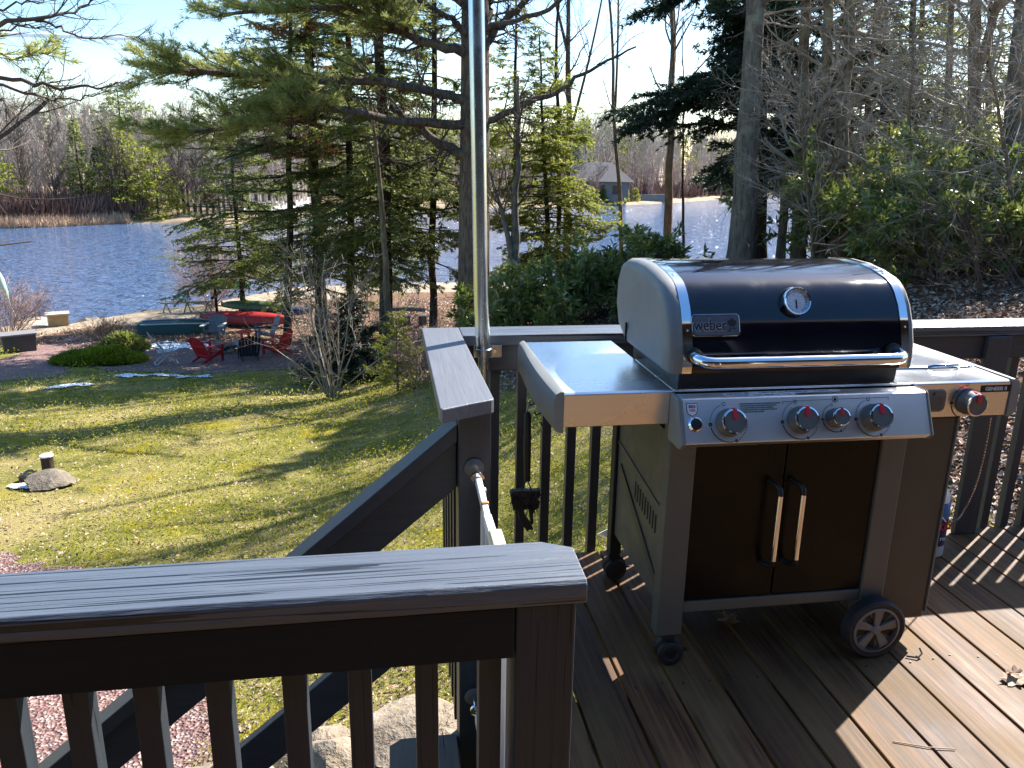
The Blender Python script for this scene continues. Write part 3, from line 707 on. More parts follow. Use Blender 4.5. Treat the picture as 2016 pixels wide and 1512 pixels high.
pc = [(1.862, 2.30, .800), (1.93, 2.34, .70), (1.975, 2.38, .60), (1.99, 2.42, .48), (2.02, 2.45, .36), (2.03, 2.46, .27), (2.02, 2.47, .225), (1.985, 2.46, .215), (1.94, 2.44, .24), (1.90, 2.40, .30)]
pc = [tuple(at(u, v, 2.46)) for u, v in ((1951, 822), (1945, 860), (1937, 900), (1928, 935), (1918, 965), (1904, 995), (1888, 1020), (1874, 1029), (1862, 1027), (1850, 1012), (1840, 990))]
import itertools
dense = []
for a, b in zip(pc, pc[1:]):
    for i in range(6): dense.append(tuple(Vector(a).lerp(Vector(b), i/6)))
for i, (a, b) in enumerate(zip(dense, dense[1:])):
    chn.cyl(a, tuple(Vector(a).lerp(Vector(b), .72)), .0030, 7)
tag(chn.build('bead_chain', 'chrome', loc=pc[5]), 'thin silvery bead chain looping down behind the right shelf of the grill', 'chain')
tag(MB().add([tuple(at(u, v, 3.4)) for u, v in ((1180, 1050), (1212, 1034), (1240, 1042), (1218, 1070))]+[tuple(at(u, v, 3.4)+np.array([0, .05, -.03])) for u, v in ((1180, 1050), (1212, 1034), (1240, 1042), (1218, 1070))], [(0, 1, 2, 3), (7, 6, 5, 4), (0, 4, 5, 1), (1, 5, 6, 2), (2, 6, 7, 3), (3, 7, 4, 0)]).build('downspout_end', 'white', loc=at(1205, 1055, 3.4)), 'pale metal spout end showing between balusters behind the rear caster', 'spout')
# house behind the camera (bounces light, seen only in the reflections)
hs = thing('house', 'dark grey clapboard house wall behind the deck', 'house', (2, -1.6, 0))
MT['siding'] = grainwood('grey_siding', (.050, .052, .056), 0, .6, .2)
m = MB()
for i in range(34): m.hull8([(-9, -1.60, -3+.2*i), (13, -1.60, -3+.2*i), (13, -1.62, -2.8+.2*i), (-9, -1.62, -2.8+.2*i)][::-1], [(-9, -1.70, -3+.2*i), (13, -1.70, -3+.2*i), (13, -1.70, -2.8+.2*i), (-9, -1.70, -2.8+.2*i)][::-1])
m.build('wall', 'siding', hs)
MT['glass'] = plain('window_glass', (.02, .025, .03), .05, 0, .1)
wn = MB().box(.6, 2.6, -1.595, -1.56, .1, 2.1).build('window', 'glass', hs)
for x in (.52, 1.57, 2.6): MB().box(x, x+.07, -1.59, -1.54, .03, 2.17).build('frame', 'white', wn)
MB().box(-9, 13, -1.6, -.35, 2.75, 2.9).build('sky_block_eave', 'siding', hs)  # unseen overhang, made deep to block sky light from behind the camera
# ================================================================== TERRAIN
WZ = -5.70
def sst(a, b, x):
    t = np.clip((x-a)/(b-a), 0, 1); return t*t*(3-2*t)
SH = np.array([(-60, 33), (-16.5, 34.9), (-15.0, 36.6), (-13.4, 35.9), (-12.5, 37.4), (-10.5, 39.8), (-9.0, 40.6), (-4.8, 46.5), (1.8, 47.6), (7.3, 47.3), (16.3, 52), (26, 55), (60, 62), (120, 80)], float)
def vnoise(x, y, s, seed=0):
    x = np.asarray(x, float)*s; y = np.asarray(y, float)*s; xi = np.floor(x).astype(int); yi = np.floor(y).astype(int); xf = x-xi; yf = y-yi
    def h(a, b):
        n = (a*374761393+b*668265263+seed*1442695041) & 0xffffffff; n = ((n ^ (n >> 13))*1274126177) & 0xffffffff
        return ((n ^ (n >> 16)) & 0xffff)/65535.0
    u = xf*xf*(3-2*xf); v = yf*yf*(3-2*yf)
    return (h(xi, yi)*(1-u)+h(xi+1, yi)*u)*(1-v)+(h(xi, yi+1)*(1-u)+h(xi+1, yi+1)*u)*v
def shore_d(x, y): return np.interp(x, SH[:, 0], SH[:, 1])-y      # > 0 on land
def ground(x, y):
    x = np.asarray(x, float); y = np.asarray(y, float)
    z = np.interp(y, [-10, 0, 25, 30, 36, 50, 70], [-.56, -1.76, -4.76, -5.10, -5.32, -5.5, -5.6])
    z = z+3.0*sst(-2, 9, x)*(1-sst(22, 46, y))
    z = z+.12*(vnoise(x, y, .25, 3)-.5)+.04*(vnoise(x, y, 1.1, 4)-.5)
    z = np.where(y < 3.2, np.minimum(z, -2.15+3.0*sst(-2, 9, x)*.4), z)
    d = shore_d(x, y)
    z = np.where(d < 3, np.minimum(z, WZ+.40*sst(-.2, 1.5, d)-.9*sst(0, 6, -d)-.02), z)
    return z
def gz(x, y): return float(ground(x, y))
def hit(u, v, tmin=3.0):
    d = ray(u, v); t = tmin
    while t < 150:
        p = CAM+d*t
        if p[2] < gz(p[0], p[1]): break
        t += .05
    return p
# ---- masks along the ground, all as distances to outlines in the plan
def seg_d(x, y, pts):
    d = np.full(np.shape(x), 1e9)
    for (ax, ay), (bx_, by_) in zip(pts, pts[1:]):
        vx, vy = bx_-ax, by_-ay; t = np.clip(((x-ax)*vx+(y-ay)*vy)/(vx*vx+vy*vy+1e-9), 0, 1)
        d = np.minimum(d, np.hypot(x-ax-vx*t, y-ay-vy*t))
    return d
FP = hit(452, 694)           # fire pit
A = [hit(u, v)[:2] for u, v in ((-60, 745), (20, 735), (120, 700), (200, 668), (300, 700), (400, 708))]
Bp = [hit(u, v)[:2] for u, v in ((-160, 1040), (-95, 1090), (-60, 1200), (0, 1330), (90, 1500))]
def m_path(x, y):
    n = (vnoise(x, y, 1.3, 9)-.5)*.6+(vnoise(x, y, 5, 10)-.5)*.25
    a = 1.5-seg_d(x, y, A[:4]); b = 4.1-np.hypot((x-FP[0]-.2)*.8, (y-FP[1]+.6)*1.15); c = .55-seg_d(x, y, Bp[:3])
    e = 1.15-seg_d(x, y, [tuple(q) for q in Bp[2:]]+[(-2.6, 4.2), (-3.5, 2.2), (-3.4, -1)])
    return np.maximum(np.maximum(a, b), np.maximum(c, e))+n
def m_leaf(x, y):            # 1 where leaf litter and duff replace the lawn
    n = (vnoise(x, y, .5, 20)-.5)*3+(vnoise(x, y, 2.2, 21)-.5)*1.2
    edge = np.interp(y, [0, 5, 9, 12, 15, 19, 23, 27], [3.5, 3.3, 3.2, 2.2, 1.2, .6, -1.2, -4.0])
    a = (x-edge)+n*.5
    b = (y-29.2)*.9+n*.5
    return np.maximum(a, b)
def m_sand(x, y): return 5.2-shore_d(x, y)+(vnoise(x, y, .6, 31)-.5)*3
def grid(name, xs, ys, zf, mt, mask=None, lift=0, kind='structure'):
    Xg, Yg = np.meshgrid(xs, ys); Z = zf(Xg, Yg)+lift; nx = len(xs); V = np.stack([Xg, Yg, Z], -1).reshape(-1, 3)
    i = (np.arange(len(ys)-1)[:, None]*nx+np.arange(nx-1)[None]).ravel(); Fq = np.stack([i, i+1, i+nx+1, i+nx], 1)
    if mask is not None:
        mk_ = mask(Xg, Yg).ravel(); keep = (mk_[Fq] > 0).all(1); Fq = Fq[keep]
        used = np.unique(Fq); re = np.zeros(len(V), int); re[used] = np.arange(len(used)); V = V[used]; Fq = re[Fq]
    o = np_mesh(name, V, Fq, mt, smooth=True); tag(o, kind=kind); return o
def soil():
    m, nt, b = newmat('lawn_and_forest_floor'); v = coords(nt)
    at_ = nt.nodes.new('ShaderNodeAttribute'); at_.attribute_name = 'leaf'
    at2 = nt.nodes.new('ShaderNodeAttribute'); at2.attribute_name = 'sand'
    big = noise(nt, v, .45, 4, .6); mid = noise(nt, v, 2.2, 5, .65); fine = noise(nt, v, 28, 4, .7); ff = noise(nt, v, 90, 3, .7)
    g = ramp(nt, mid, [(.28, (.10, .115, .018)), (.5, (.235, .22, .04)), (.72, (.40, .33, .12))])
    g = mix(nt, g, (.42, .33, .14), ramp(nt, big, [(.45, (0, 0, 0)), (.66, (.85, .85, .85))]))
    g = mix(nt, g, (.33, .27, .012), ramp(nt, noise(nt, v, .8, 4, .6), [(.56, (0, 0, 0)), (.66, (.85, .85, .85))]))
    g = mix(nt, g, (.045, .050, .014), ramp(nt, fine, [(.5, (0, 0, 0)), (.68, (.8, .8, .8))]))
    g = mix(nt, g, (.42, .34, .24), ramp(nt, ff, [(.60, (0, 0, 0)), (.66, (.75, .75, .75))]))
    l = ramp(nt, fine, [(.3, (.07, .035, .02)), (.5, (.21, .12, .075)), (.7, (.36, .235, .165))])
    l = mix(nt, l, (.16, .15, .03), ramp(nt, noise(nt, v, .9, 3, .5), [(.62, (0, 0, 0)), (.7, (.8, .8, .8))]))
    s = ramp(nt, mid, [(.3, (.30, .23, .15)), (.6, (.44, .36, .26)), (.8, (.36, .24, .17))])
    s = mix(nt, s, (.16, .10, .07), ramp(nt, fine, [(.55, (0, 0, 0)), (.7, (.8, .8, .8))]))
    c = mix(nt, g, l, ramp(nt, at_.outputs['Fac'], [(.4, (0, 0, 0)), (.6, (1, 1, 1))]))
    c = mix(nt, c, s, ramp(nt, at2.outputs['Fac'], [(.4, (0, 0, 0)), (.6, (1, 1, 1))]))
    setc(nt, b, c); b.inputs['Roughness'].default_value = .95; b.inputs['Specular IOR Level'].default_value = .1
    bump(nt, b, mathn(nt, 'ADD', fine, mathn(nt, 'MULTIPLY', ff, .5)), .9, .05)
    return m
MT['soil'] = soil()
xs = np.concatenate([np.linspace(-160, -40, 30)[:-1], np.linspace(-40, -16, 60)[:-1], np.linspace(-16, 12, 160)[:-1], np.linspace(12, 40, 60)[:-1], np.linspace(40, 160, 30)])
ys = np.concatenate([np.linspace(-120, -6, 20)[:-1], np.linspace(-6, 32, 200)[:-1], np.linspace(32, 64, 80)[:-1], np.linspace(64, 100, 12)])
gr = grid('ground', xs, ys, ground, 'soil')
co = np.empty(len(gr.data.vertices)*3, np.float32); gr.data.vertices.foreach_get('co', co); co = co.reshape(-1, 3)
for nm, fn, sc in (('leaf', m_leaf, .7), ('sand', m_sand, .9)):
    a_ = gr.data.attributes.new(nm, 'FLOAT', 'POINT'); a_.data.foreach_set('value', np.clip(.5+fn(co[:, 0], co[:, 1])*sc, 0, 1).astype(np.float32))
def gravel():
    m, nt, b = newmat('red_gravel'); v = coords(nt)
    vo = nt.nodes.new('ShaderNodeTexVoronoi'); vo.inputs['Scale'].default_value = 42; nt.links.new(v, vo.inputs['Vector'])
    sep = nt.nodes.new('ShaderNodeSeparateColor'); nt.links.new(vo.outputs['Color'], sep.inputs[0])
    c = ramp(nt, sep.outputs[0], [(.0, (.11, .05, .045)), (.5, (.22, .11, .095)), (.8, (.32, .20, .17)), (1, (.50, .40, .35))])
    c = mix(nt, c, (.10, .055, .045), ramp(nt, noise(nt, v, 1.8, 4), [(.45, (0, 0, 0)), (.7, (.6, .6, .6))]))
    setc(nt, b, c); b.inputs['Roughness'].default_value = .9
    bump(nt, b, vo.outputs['Distance'], .9, .03); return m
MT['gravel'] = gravel()
grid('gravel_path', np.arange(-22, -1, .09), np.arange(-1, 31.5, .09), ground, 'gravel', m_path, .012)
# ---- lake
def water():
    m, nt, b = newmat('lake_water'); v = coords(nt, (.55, 1, 1), (0, 0, rad(12)))
    n1 = noise(nt, v, 1.1, 3, .6, .5); n2 = noise(nt, v, 3.6, 3, .6, .4); n3 = noise(nt, v, .06, 2)
    b.inputs['Base Color'].default_value = (.085, .135, .235, 1); b.inputs['Roughness'].default_value = .06; b.inputs['IOR'].default_value = 1.2; b.inputs['Specular Tint'].default_value = (.62, .80, 1, 1)
    b.inputs['Specular IOR Level'].default_value = .5
    bump(nt, b, mathn(nt, 'ADD', mathn(nt, 'MULTIPLY', n1, 1.0), mathn(nt, 'MULTIPLY', n2, .45)), 1.0, .75)
    return m
MT['water'] = water()
o = np_mesh('lake_water', [(-500, 25, WZ), (700, 25, WZ), (700, 700, WZ), (-500, 700, WZ)], [(0, 1, 2, 3)], 'water'); tag(o, kind='structure')
# ---- far bank
FS = np.array([(-260, 70), (-60, 80), (-38, 86.8), (-34, 88.8), (-29, 93), (-24, 94), (-16.5, 90.5), (-12, 95), (-9.8, 103), (-4, 118), (10, 125), (31, 128.6), (38.7, 137), (50, 143.5), (72, 166), (99, 190), (160, 215), (420, 260)], float)
def far_pt(s, off):          # s = index along the shoreline, off = metres inland
    i = np.clip(np.floor(s).astype(int), 0, len(FS)-2); f = s-i; p = FS[i]*(1-f)[:, None]+FS[i+1]*f[:, None]
    r = p/np.linalg.norm(p, axis=1)[:, None]; return p+r*off[:, None]
def far_z(off): return np.interp(off, [-4, 0, 1.5, 6, 16, 50, 120, 400], [-6.6, -5.85, -5.4, -5.1, -4.6, -3.4, -1.5, 2.5])
ss = np.linspace(0, len(FS)-1.001, 180); offs = np.array([-4, -1, 0, .7, 1.5, 3, 6, 10, 16, 30, 50, 80, 120, 240, 400.])
S2, O2 = np.meshgrid(ss, offs); pp = far_pt(S2.ravel(), O2.ravel()+(vnoise(S2.ravel(), O2.ravel(), 2.3, 5)-.5)*2*(O2.ravel() < 60)); zz = far_z(O2.ravel())+(vnoise(pp[:, 0], pp[:, 1], .3, 8)-.5)*.35
i = (np.arange(len(offs)-1)[:, None]*len(ss)+np.arange(len(ss)-1)[None]).ravel(); Fq = np.stack([i, i+1, i+len(ss)+1, i+len(ss)], 1)
MT['bank'] = plain('far_bank_dry_grass', (.28, .205, .13), .95, 0, .45, .35, .5, 3)
o = np_mesh('far_bank', np.column_stack([pp, zz]), Fq, 'bank', smooth=True); tag(o, kind='structure')
# ================================================================== VEGETATION ENGINE
def nrm(v): return v/np.maximum(np.linalg.norm(v, axis=-1, keepdims=True), 1e-9)
def tubes(Pk, Rk, sides=4):
    n, k, _ = Pk.shape; T = np.empty_like(Pk); T[:, 1:-1] = Pk[:, 2:]-Pk[:, :-2]; T[:, 0] = Pk[:, 1]-Pk[:, 0]; T[:, -1] = Pk[:, -1]-Pk[:, -2]; T = nrm(T)
    ref = np.where(np.abs(T[:, :1, 2:]) > .9, np.array([1., 0, 0]), np.array([0, 0, 1.])); ref = np.broadcast_to(ref, T.shape)
    U = nrm(np.cross(T, ref)); W = np.cross(T, U); a = np.arange(sides)*2*np.pi/sides
    V = Pk[:, :, None]+Rk[:, :, None, None]*(U[:, :, None]*np.cos(a)[:, None]+W[:, :, None]*np.sin(a)[:, None])
    b = (np.arange(n)[:, None, None]*k+np.arange(k-1)[None, :, None])*sides; j = np.arange(sides)[None, None]; j2 = (j+1) % sides
    Fq = np.stack([b+j, b+j2, b+sides+j2, b+sides+j], -1).reshape(-1, 4)
    return V.reshape(-1, 3), Fq
def merge(parts):
    Vs, Fs, k = [], [], 0
    for V, Fq in parts: Vs.append(V); Fs.append(Fq+k); k += len(V)
    return np.concatenate(Vs), np.concatenate(Fs)
def spawn(Pk, Rk, per, rng, t0, t1, ang, length, k=4, wob=.12, grav=0., rr=.5, side=False, lfall=.5, rmin=.0015):
    n, K, _ = Pk.shape
    cnt = np.full(n, per) if np.isscalar(per) else per; idx = np.repeat(np.arange(n), cnt); m = len(idx)
    t = t0+(t1-t0)*rng.random(m); x = t*(K-1); i = np.minimum(x.astype(int), K-2); f = (x-i)[:, None]
    p = Pk[idx, i]*(1-f)+Pk[idx, i+1]*f; T = nrm(Pk[idx, i+1]-Pk[idx, i]); r0 = Rk[idx, i]*(1-f[:, 0])+Rk[idx, i+1]*f[:, 0]
    if side:        # twigs leave to the two sides in the flat plane of the branch
        S_ = nrm(np.cross(T, np.array([0, 0, 1.]))); perp = S_*np.where(rng.random(m) < .5, -1, 1)[:, None]+rng.normal(0, .22, (m, 3)); perp = nrm(perp-T*(perp*T).sum(1, keepdims=True))
    else: perp = nrm(np.cross(T, rng.normal(size=(m, 3))))
    a = rad(ang)*(1+.25*rng.normal(size=m))[:, None]; d = T*np.cos(a)+perp*np.sin(a)
    plen = np.linalg.norm(Pk[idx, -1]-Pk[idx, 0], axis=1)
    L = (length(plen) if callable(length) else length)*(1-lfall*t)*(.65+.6*rng.random(m))
    Q = np.empty((m, k, 3)); Q[:, 0] = p; st_ = L[:, None]/(k-1)
    for j in range(1, k):
        d = nrm(d+rng.normal(0, wob, (m, 3))+np.array([0, 0, grav])); Q[:, j] = Q[:, j-1]+d*st_
    R2 = np.maximum(r0*rr, rmin)[:, None]*np.linspace(1, .35, k)[None]
    return Q, R2, idx
def trunk_path(base, top, r, k=14, wob=.03, rng=RNG, flare=1.35):
    t = np.linspace(0, 1, k)[:, None]; Pk = np.asarray(base)*(1-t)+np.asarray(top)*t; w_ = rng.normal(0, 1, (k, 3)); w_[:, 2] = 0; w_ = np.cumsum(w_, 0); w_ -= t*w_[-1]; L = np.linalg.norm(np.asarray(top)-np.asarray(base))
    Pk = Pk+w_*wob*L/k; R_ = r*(1-.82*t[:, 0]**1.1); R_[0] *= flare
    Pk[0, 2] -= .25
    return Pk[None], R_[None]
def fine_path(Pk, Rk, n):       # resample smoothly
    K = Pk.shape[1]; x = np.linspace(0, K-1, n); Q = np.stack([np.interp(x, np.arange(K), Pk[0, :, c]) for c in range(3)], -1); return Q[None], np.interp(x, np.arange(K), Rk[0])[None]
def sample(Pk, spacing, rng, t0=.1):
    L = np.linalg.norm(np.diff(Pk, axis=1), axis=2).sum(1); cnt = np.maximum(1, (L*(1-t0)/spacing)).astype(int); idx = np.repeat(np.arange(len(Pk)), cnt); m = len(idx); K = Pk.shape[1]
    t = t0+(1-t0)*rng.random(m); x = t*(K-1); i = np.minimum(x.astype(int), K-2); f = (x-i)[:, None]
    return Pk[idx, i]*(1-f)+Pk[idx, i+1]*f, nrm(Pk[idx, i+1]-Pk[idx, i])
def blades(p, d, L, Wd, rng, spread=.5, flat=False, per=1, up=0.):
    p = np.repeat(p, per, 0); d = np.repeat(d, per, 0); m = len(p)
    e = rng.normal(0, spread, (m, 3)); 
    if flat: e[:, 2] *= .35
    e[:, 2] += up
    v = nrm(d+e); l = L*(.6+.7*rng.random(m))[:, None]; s = nrm(np.cross(v, rng.normal(size=(m, 3)) if not flat else np.array([0, 0, 1.])+rng.normal(0, .35, (m, 3))))*(Wd/2)
    V = np.stack([p-s*.7, p+s*.7, p+v*l*.55+s, p+v*l], 1); V[:, 3] = p+v*l
    V = np.stack([p-s*.5, p+s*.5, p+v*l*.5+s*1.0, p+v*l, p+v*l*.5-s*1.0], 1)
    # two quads share a fold: kept as one quad + tip for speed
    V = V[:, [0, 2, 3, 4]]; return V.reshape(-1, 3), np.arange(m*4).reshape(-1, 4)
def leafmat(name, cols, tr=.35, rough=.5, spec=.3):
    m = bpy.data.materials.new(name); m.use_nodes = True; nt = m.node_tree; b = nt.nodes['Principled BSDF']; out = nt.nodes['Material Output']
    v = coords(nt); n = noise(nt, v, .9, 3); n2 = noise(nt, v, 9, 2)
    c = ramp(nt, mathn(nt, 'ADD', mathn(nt, 'MULTIPLY', n, .5), mathn(nt, 'MULTIPLY', n2, .5)), [(.34, cols[0]), (.5, cols[1]), (.66, cols[2])])
    setc(nt, b, c); b.inputs['Roughness'].default_value = rough; b.inputs['Specular IOR Level'].default_value = spec
    t = nt.nodes.new('ShaderNodeBsdfTranslucent'); nt.links.new(hsv(nt, c, 1.5, .485, 1.1), t.inputs[0])
    mx = nt.nodes.new('ShaderNodeMixShader'); mx.inputs[0].default_value = tr; nt.links.new(b.outputs[0], mx.inputs[1]); nt.links.new(t.outputs[0], mx.inputs[2]); nt.links.new(mx.outputs[0], out.inputs[0])
    return m
MT['pine'] = leafmat('white_pine_needles', [(.10, .13, .045), (.24, .27, .085), (.42, .41, .16)], .55)
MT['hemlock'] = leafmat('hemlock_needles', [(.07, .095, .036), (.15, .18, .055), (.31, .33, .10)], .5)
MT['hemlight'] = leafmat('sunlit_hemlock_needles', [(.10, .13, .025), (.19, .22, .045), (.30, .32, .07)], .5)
MT['spruce'] = leafmat('spruce_needles', [(.012, .026, .018), (.024, .046, .026), (.045, .078, .034)], .2)
MT['rust'+'needles'] = leafmat('rusty_needles', [(.16, .10, .03), (.24, .14, .05), (.30, .19, .08)], .4)
MT['rhodo'] = leafmat('rhododendron_leaves', [(.07, .11, .03), (.15, .19, .05), (.36, .37, .13)], .35, .3, .6)
MT['juniper'] = leafmat('juniper_needles', [(.06, .10, .015), (.15, .20, .025), (.28, .30, .04)], .4)
def barkm(name, lo, hi, lichen=None, sc=1.):
    m, nt, b = newmat(name); v = coords(nt, (9*sc, 9*sc, 1.6*sc)); n = noise(nt, v, 2.0, 6, .7, .5); n2 = noise(nt, coords(nt), 1.6, 4)
    c = ramp(nt, n, [(.35, lo), (.62, hi)])
    if lichen: c = mix(nt, c, lichen, ramp(nt, n2, [(.56, (0, 0, 0)), (.66, (.7, .7, .7))]))
    setc(nt, b, c); b.inputs['Roughness'].default_value = .9; b.inputs['Specular IOR Level'].default_value = .2; bump(nt, b, n, 1., .05); return m
MT['pinebark'] = barkm('pine_bark', (.045, .033, .025), (.20, .150, .115), (.17, .17, .13))
MT['darkbark'] = barkm('dark_hemlock_bark', (.018, .013, .010), (.075, .052, .038), (.10, .10, .06))
MT['greybark'] = barkm('grey_maple_bark', (.085, .070, .055), (.23, .195, .155), (.33, .33, .24))
MT['tanbark'] = barkm('tan_bark', (.10, .072, .045), (.24, .185, .125), (.28, .27, .16))
MT['twig'] = plain('pale_twig_bark', (.29, .24, .185), .8, 0, .35, 3)
MT['twigdark'] = plain('brown_twig_bark', (.085, .060, .045), .85, 0, .3, 3)
MT['twigpink'] = plain('pinkish_twig_bark', (.34, .22, .17), .85, 0, .3, 3)
def add_tree(name, label, cat, base, parts, group=None):
    o = thing(name, label, cat, base, 0, group)
    for nm, V, Fq, mt, sm in parts:
        if len(Fq): np_mesh(nm, V, Fq, mt, o, sm)
    return o
def conifer(name, label, base, H, r, c0, Rc, rng, nb=90, kind='hemlock', leaf='hemlock', bark='darkbark', top=None, elev=12, droop=-.06, twig_n=24, spacing=.036, group=None, sec=None, blade=None, keep=None, sparse=0., shape=.8, wob=.03):
    top = np.asarray(base)+np.array([0, 0, H]) if top is None else np.asarray(top)
    T, R_ = trunk_path(base, top, r, 16, wob, rng); TV = tubes(*fine_path(T, R_, 46), 12)
    t = c0+(1-c0)*((np.arange(nb)+rng.random(nb))/nb)
    x = t*(T.shape[1]-1); i = np.minimum(x.astype(int), T.shape[1]-2); f = (x-i)[:, None]; p = T[0, i]*(1-f)+T[0, i+1]*f; r0 = np.interp(x, np.arange(T.shape[1]), R_[0])
    az = np.arange(nb)*2.399+rng.normal(0, .5, nb); u = (t-c0)/(1-c0)
    L = Rc*np.clip(1-u, .05, 1)**shape*(.6+.5*rng.random(nb))*np.clip(.55+u*4, .55, 1)
    if sparse: L = L*np.where(rng.random(nb) < sparse, .25, 1)
    e = rad(elev)*(u*2.2-.3)+rng.normal(0, .12, nb); d = np.stack([np.cos(az)*np.cos(e), np.sin(az)*np.cos(e), np.sin(e)], -1)
    k = 8; Q = np.empty((nb, k, 3)); Q[:, 0] = p
    for j in range(1, k):
        d = nrm(d+rng.normal(0, .05, (nb, 3))+np.array([0, 0, droop if j < 5 else droop*.2+.02])); Q[:, j] = Q[:, j-1]+d*(L[:, None]/(k-1))
    if keep is not None:
        kk = keep(Q[:, -1]); Q = Q[kk]; r0 = r0[kk]; L = L[kk]
    BR = np.minimum(r0*.34, .012+.011*L)[:, None]*np.linspace(1, .25, k)[None]
    cnt = np.maximum(3, (twig_n*L/Rc*1.2).astype(int))
    tw, tr_, _ = spawn(Q, BR, cnt, rng, .12, 1., 48, lambda pl: pl*.34+.18, 4, .10, droop*.8, .45, True, .45, .002)
    parts = [('trunk', *TV, bark, True)]
    tw2, tr2, _ = spawn(tw, tr_, 3, rng, .2, 1, 42, lambda pl: pl*.45+.06, 3, .08, droop, .5, True, .4, .0015)
    bw = merge([tubes(Q, BR, 5), tubes(tw, tr_, 3)])
    parts.append(('branches', *bw, bark, False))
    allp = [sample(tw, spacing, rng, .05), sample(tw2, spacing, rng, 0), sample(Q[:, 4:], spacing, rng, 0)]
    p = np.concatenate([a for a, b in allp]); d = np.concatenate([b for a, b in allp])
    if blade is None:
        blade = dict(hemlock=(.13, .036, .6, True, 2, -.10), pine=(.13, .011, .55, False, 6, .12), spruce=(.13, .030, .6, False, 3, -.05))[kind]
    Lb, Wb, sp, fl, per, up = blade
    V, Fq = blades(p, d, Lb, Wb, rng, sp, fl, per, up)
    parts.append(('crown', V, Fq, leaf, False))
    return add_tree(name, label, 'tree', base, parts, group)
def bare(name, label, base, top, r, rng, group=None, bark='greybark', nb=26, t0=.25, L1=2.2, ang=42, up=.06, lv=3, forks=0, twig='twigdark', per2=7, per3=5, wob=.05, rmin=.0025, extra=None):
    T, R_ = trunk_path(base, top, r, 16, wob, rng); tr_parts = [tubes(*fine_path(T, R_, 40), 12)]
    if extra is not None:
        for (tt, tp, rr_) in extra:
            x = tt*15; i_ = int(x); st_ = T[0, i_]; r_s = R_[0, i_]*rr_; k = 9; tq = np.linspace(0, 1, k)[:, None]; Q = st_*(1-tq)+np.asarray(tp)*tq; Q = Q+np.sin(tq*np.pi)*rng.normal(0, .12, 3); 
            Qx = Q[None]; Rx = (r_s*(1-.75*tq[:, 0]))[None]; tr_parts.append(tubes(*fine_path(Qx, Rx, 24), 10))
            T = np.concatenate([T, fine_path(Qx, Rx, 16)[0]]); R_ = np.concatenate([R_, fine_path(Qx, Rx, 16)[1]])
    lev = spawn(T, R_, max(4, int(nb/len(T))), rng, t0, .98, ang, L1, 7, .13, up, .38, False, .45, rmin*2)
    W1 = tubes(lev[0], lev[1], 5); l2 = spawn(lev[0], lev[1], per2, rng, .15, 1, 40, lambda pl: pl*.42+.12, 5, .16, up*.8, .5, False, .4, rmin*1.3)
    ws = [W1, tubes(l2[0], l2[1], 4)]
    if lv > 2:
        l3 = spawn(l2[0], l2[1], per3, rng, .1, 1, 42, lambda pl: pl*.5+.05, 3, .16, up*.5, .55, False, .3, rmin)
        ws.append(tubes(l3[0], l3[1], 3))
    return add_tree(name, label, 'tree', base, [('trunk', *merge(tr_parts), bark, True), ('branches', *merge(ws), twig, False)], group)
def tb(u, v, Y):             # base point: column of the survey pixel at depth Y, on the ground
    p = at(u, v, Y); return np.array([p[0], p[1], gz(p[0], p[1])])
# ================================================================== TREES
g = np.random.default_rng
# --- the big white pine behind the pole
b0_ = tb(932, 645, 20.5); tp = at(942, -600, 20.8); T, R_ = trunk_path(b0_, tp, .40, 16, .004, g(1), 1.5)
R_ = np.interp(np.arange(16), [0, 1, 8, 15], [.56, .42, .34, .20])[None]
pine_parts = [('trunk', *tubes(*fine_path(T, R_, 60), 20), 'pinebark', True)]
def limb(pts, Y, r0, r1=.02, dy=0, n=22, rng=g(3), wob=.05):
    K = len(pts); Q = np.array([at(u, v, Y+dy*i/(K-1)+(rng.normal(0, .15) if i else 0)) for i, (u, v) in enumerate(pts)])
    x = np.linspace(0, K-1, n); i = np.arange(K)
    Q = np.stack([np.interp(x, i, Q[:, c]) for c in range(3)], -1)
    for _ in range(2): Q[1:-1] = (Q[:-2]+2*Q[1:-1]+Q[2:])/4
    Q[1:-1] += rng.normal(0, wob*.5, (n-2, 3)); return Q[None], np.linspace(r0, r1, n)[None]
LB = []
for pts, dy, r0, r1 in (([(915, 196), (860, 180), (760, 163), (640, 160), (500, 150), (400, 141), (300, 132)], -2.2, .125, .035),
                    ([(915, 245), (850, 243), (760, 236), (680, 215), (600, 212), (540, 228), (440, 258), (340, 262)], -3.0, .12, .03),
                    ([(915, 105), (860, 88), (820, 78), (775, 55), (740, 28), (650, 14), (540, 20), (430, 30)], -2.0, .12, .03),
                    ([(945, 245), (990, 225), (1040, 200), (1090, 185), (1130, 158), (1190, 122), (1252, 92)], -1.0, .10, .02),
                    ([(945, 110), (970, 60), (1010, 30), (1060, -30)], .5, .14, .06), ([(945, 80), (960, 30), (975, -60), (1000, -200)], .3, .15, .07),
                    ([(920, 70), (890, 40), (840, 10), (800, -30)], -1.0, .09, .03),
                    ([(915, 305), (870, 285), (840, 262), (800, 232), (770, 210)], -.6, .13, .07),
                    ([(945, 60), (1080, 20), (1150, -60)], -1.0, .07, .03), ([(930, 20), (800, -60), (640, -120), (480, -160)], -2.0, .10, .03),
                    ([(930, -60), (1080, -140), (1250, -170)], -1.0, .10, .03), ([(930, -120), (800, -220), (600, -300)], -1.5, .10, .03), ([(930, -200), (1050, -300), (1180, -360)], 1.5, .09, .03),
                    ([(930, -250), (860, -380), (780, -480)], 2, .08, .03), ([(930, -350), (1000, -480), (1060, -560)], 0, .07, .03)):
    LB.append(limb(pts, 20.5, r0, r1, dy))
Q = np.concatenate([a for a, b in LB]); RR = np.concatenate([b for a, b in LB])
